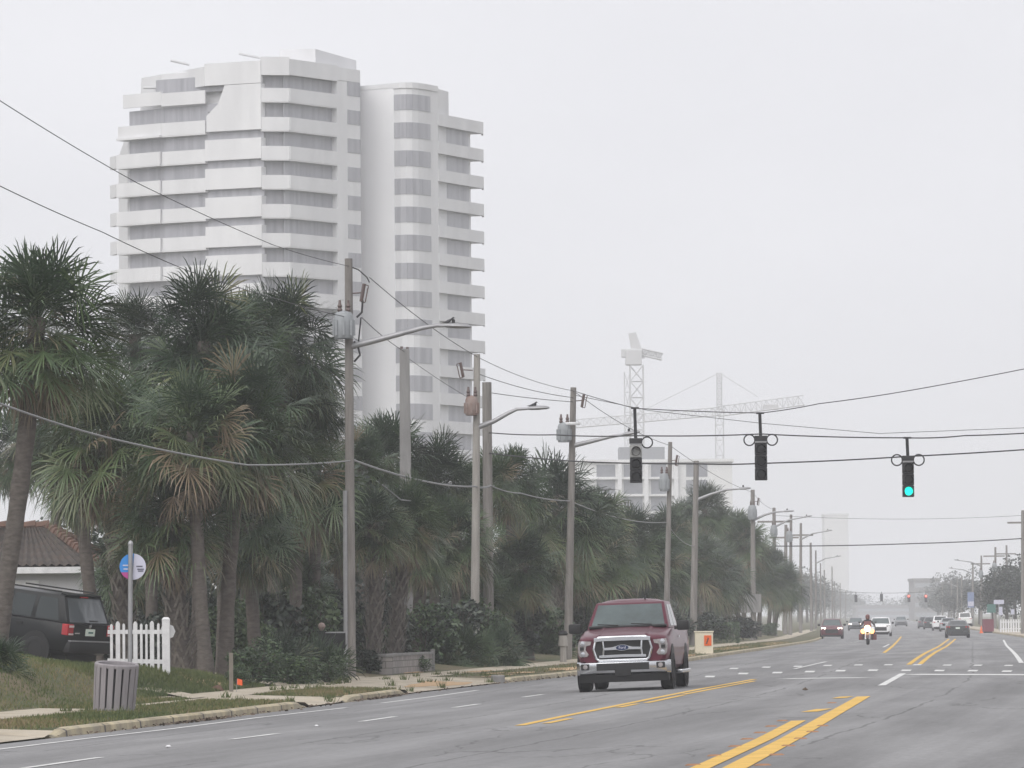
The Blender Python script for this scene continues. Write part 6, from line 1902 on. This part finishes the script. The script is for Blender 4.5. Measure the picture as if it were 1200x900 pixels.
def motorcycle():
    t = thing('motorcycle', 'motorcycle with glowing headlamps coming towards the viewer', 'motorcycle')
    def wh(y, r, w):
        ty = MB().lathe([(r * .68, -w / 2), (r * .9, -w / 2), (r, -w * .2), (r, w * .2), (r * .9, w / 2), (r * .68, w / 2), (r * .68, -w / 2)], 24, 'X', (0, y, r)).build('tyre', M['rubber'], t, smooth=40)
        rm = MB(); rm.lathe([(r * .69, -w * .3), (r * .64, 0), (r * .69, w * .3)], 24, 'X', (0, y, r)); rm.lathe([(.06, -.08), (.06, .08)], 10, 'X', (0, y, r), caps=True)
        for i in range(9):
            a = 2 * math.pi * i / 9; rm.tube([(0, y, r), (0, y + r * .67 * math.cos(a), r + r * .67 * math.sin(a))], .012, 4)
        rm.build('rim', M['chrome'], ty)
    wh(.80, .32, .13); wh(-.78, .32, .17)
    MB().loft([[Vector((x * s1, y, z * s1 + zc)) for x, z in [(.16 * math.cos(a), .12 * math.sin(a)) for a in [2 * math.pi * k / 12 for k in range(12)]]] for y, zc, s1 in ((.42, .90, .35), (.3, .90, .9), (0, .86, 1.1), (-.2, .80, .7))]).build('tank', M['helmet'], t, smooth=50)
    MB().loft([[Vector((x * w_, y, z)) for x, z in ((-1, zt - .1), (1, zt - .1), (.8, zt), (-.8, zt))] for y, w_, zt in ((-.1, .12, .76), (-.45, .18, .72), (-.85, .15, .80), (-1.0, .1, .82))]).build('saddle', M['plastic'], t, smooth=40)
    MB().bbox(-.2, .2, -.3, .35, .25, .68).build('engine', M['galv'], t, bevel=.05)
    for s_ in (-1, 1):
        MB().tube([(s_ * .10, .80, .32), (s_ * .11, .48, .98)], .03, 8).build('fork', M['chrome'], t)
        MB().tube([(s_ * .26, -.1, .3), (s_ * .24, -.95, .36)], [.04, .06], 8).build('exhaust', M['chrome'], t)
        MB().bbox(s_ * .34 - .1, s_ * .34 + .1, -1.0, -.5, .5, .85).build('pannier', M['plastic'], t, bevel=.04)
        MB().tube([(s_ * .4, .35, 1.1), (s_ * .46, .36, 1.28)], .012, 5).bbox(s_ * .47 - .06, s_ * .47 + .06, .35, .38, 1.27, 1.35).build('mirror', M['plastic'], t)
        MB().lathe([(0, .06), (.12, .055), (.145, 0), (.11, -.08), (0, -.1)], 14, 'Y', (s_ * .26, .60, .78)).build('auxiliary_lamp', M['litaux'], t, smooth=50)  # oversized orange lamps stand in for the glare round the headlamp
        MB().bbox(s_ * .36 - .16, s_ * .36 + .16, .0, .05, .28, .62).build('leg_shield', M['helmet'], t, bevel=.02)
    MB().tube([(-.44, .22, 1.05), (-.25, .36, 1.08), (0, .42, 1.0), (.25, .36, 1.08), (.44, .22, 1.05)], .02, 8).build('handlebar', M['chrome'], t, smooth=60)
    MB().lathe([(0, .09), (.16, .08), (.185, 0), (.15, -.12), (0, -.16)], 18, 'Y', (0, .64, .95)).build('headlamp', M['litbike'], t, smooth=50)  # lens enlarged to stand in for the lamp's bloom
    MB().loft([[Vector((x, y, z)) for x, z in ((-.24, zb), (.24, zb), (.2, zb + h), (-.2, zb + h))] for y, zb, h in ((.56, 1.04, .05), (.36, 1.06, .30), (.34, 1.06, .31))]).build('fairing', M['helmet'], t, smooth=30)
    MB().loft([[Vector((r_ * .09 * x, .80 + (.36) * math.cos(a), .32 + .36 * math.sin(a))) for x, r_ in ((-1, 1), (1, 1), (1, .9), (-1, .9))] for a in [R(q) for q in (10, 45, 80, 115, 150)]]).build('mudguard', M['helmet'], t)
    return t
mo = motorcycle(); drive(mo, 1017, 312, True)
rd = thing('person', 'rider in dark jacket and red helmet sitting on the motorcycle', 'person'); rd.matrix_world = mo.matrix_world.copy()
bpy.context.view_layer.update()
rd.matrix_world = mo.matrix_world.copy()
V = [(0, -.42, .86), (0, -.40, 1.05), (0, -.34, 1.28), (0, -.29, 1.40), (0, -.27, 1.47), (0, -.25, 1.57), (0, -.25, 1.66)]
E = [(0, 1), (1, 2), (2, 3), (3, 4), (4, 5), (5, 6)]
RA = [.17, .165, .185, .11, .062, .09, .075]
for s_ in (-1, 1):
    i = len(V)
    V += [(s_ * .12, -.36, .84), (s_ * .26, .02, .80), (s_ * .25, .10, .42), (s_ * .25, .24, .36)]
    E += [(0, i), (i, i + 1), (i + 1, i + 2), (i + 2, i + 3)]; RA += [.115, .085, .06, .05]
    i = len(V)
    V += [(s_ * .21, -.31, 1.36), (s_ * .38, -.16, 1.16), (s_ * .42, .10, 1.06), (s_ * .425, .19, 1.06)]
    E += [(3, i), (i, i + 1), (i + 1, i + 2), (i + 2, i + 3)]; RA += [.075, .055, .042, .036]
    h = len(V) - 1
    for q in range(4):
        i = len(V); x = s_ * (.395 + .022 * q); L = (.028, .034, .032, .024)[q]
        V += [(x, .225, 1.072), (x, .225 + L, 1.055), (x, .222 + L * .6, 1.025)]
        E += [(h, i), (i, i + 1), (i + 1, i + 2)]; RA += [.010, .0095, .009]
    i = len(V); V += [(s_ * .385, .20, 1.04), (s_ * .40, .235, 1.022)]; E += [(h, i), (i, i + 1)]; RA += [.012, .010]
skin_body('body', V, E, RA, M['jacket'], rd, 1)
he = MB().lathe([(.0, -.155), (.085, -.15), (.115, -.10), (.132, 0), (.12, .08), (.075, .135), (0, .155)], 18, c=(0, -.235, 1.625)).build('helmet', M['helmet'], rd, smooth=60)
MB().loft([[Vector((.118 * math.sin(a), -.235 + .128 * math.cos(a), z)) for a in [R(q) for q in (-58, -30, 0, 30, 58)]] for z in (1.585, 1.665)], cap=False, closed=False).build('visor', M['glass'], he, smooth=60)
MB().box((0, -.112, 1.56), (.05, .02, .05)).build('face', M['skin'], he, bevel=.01)
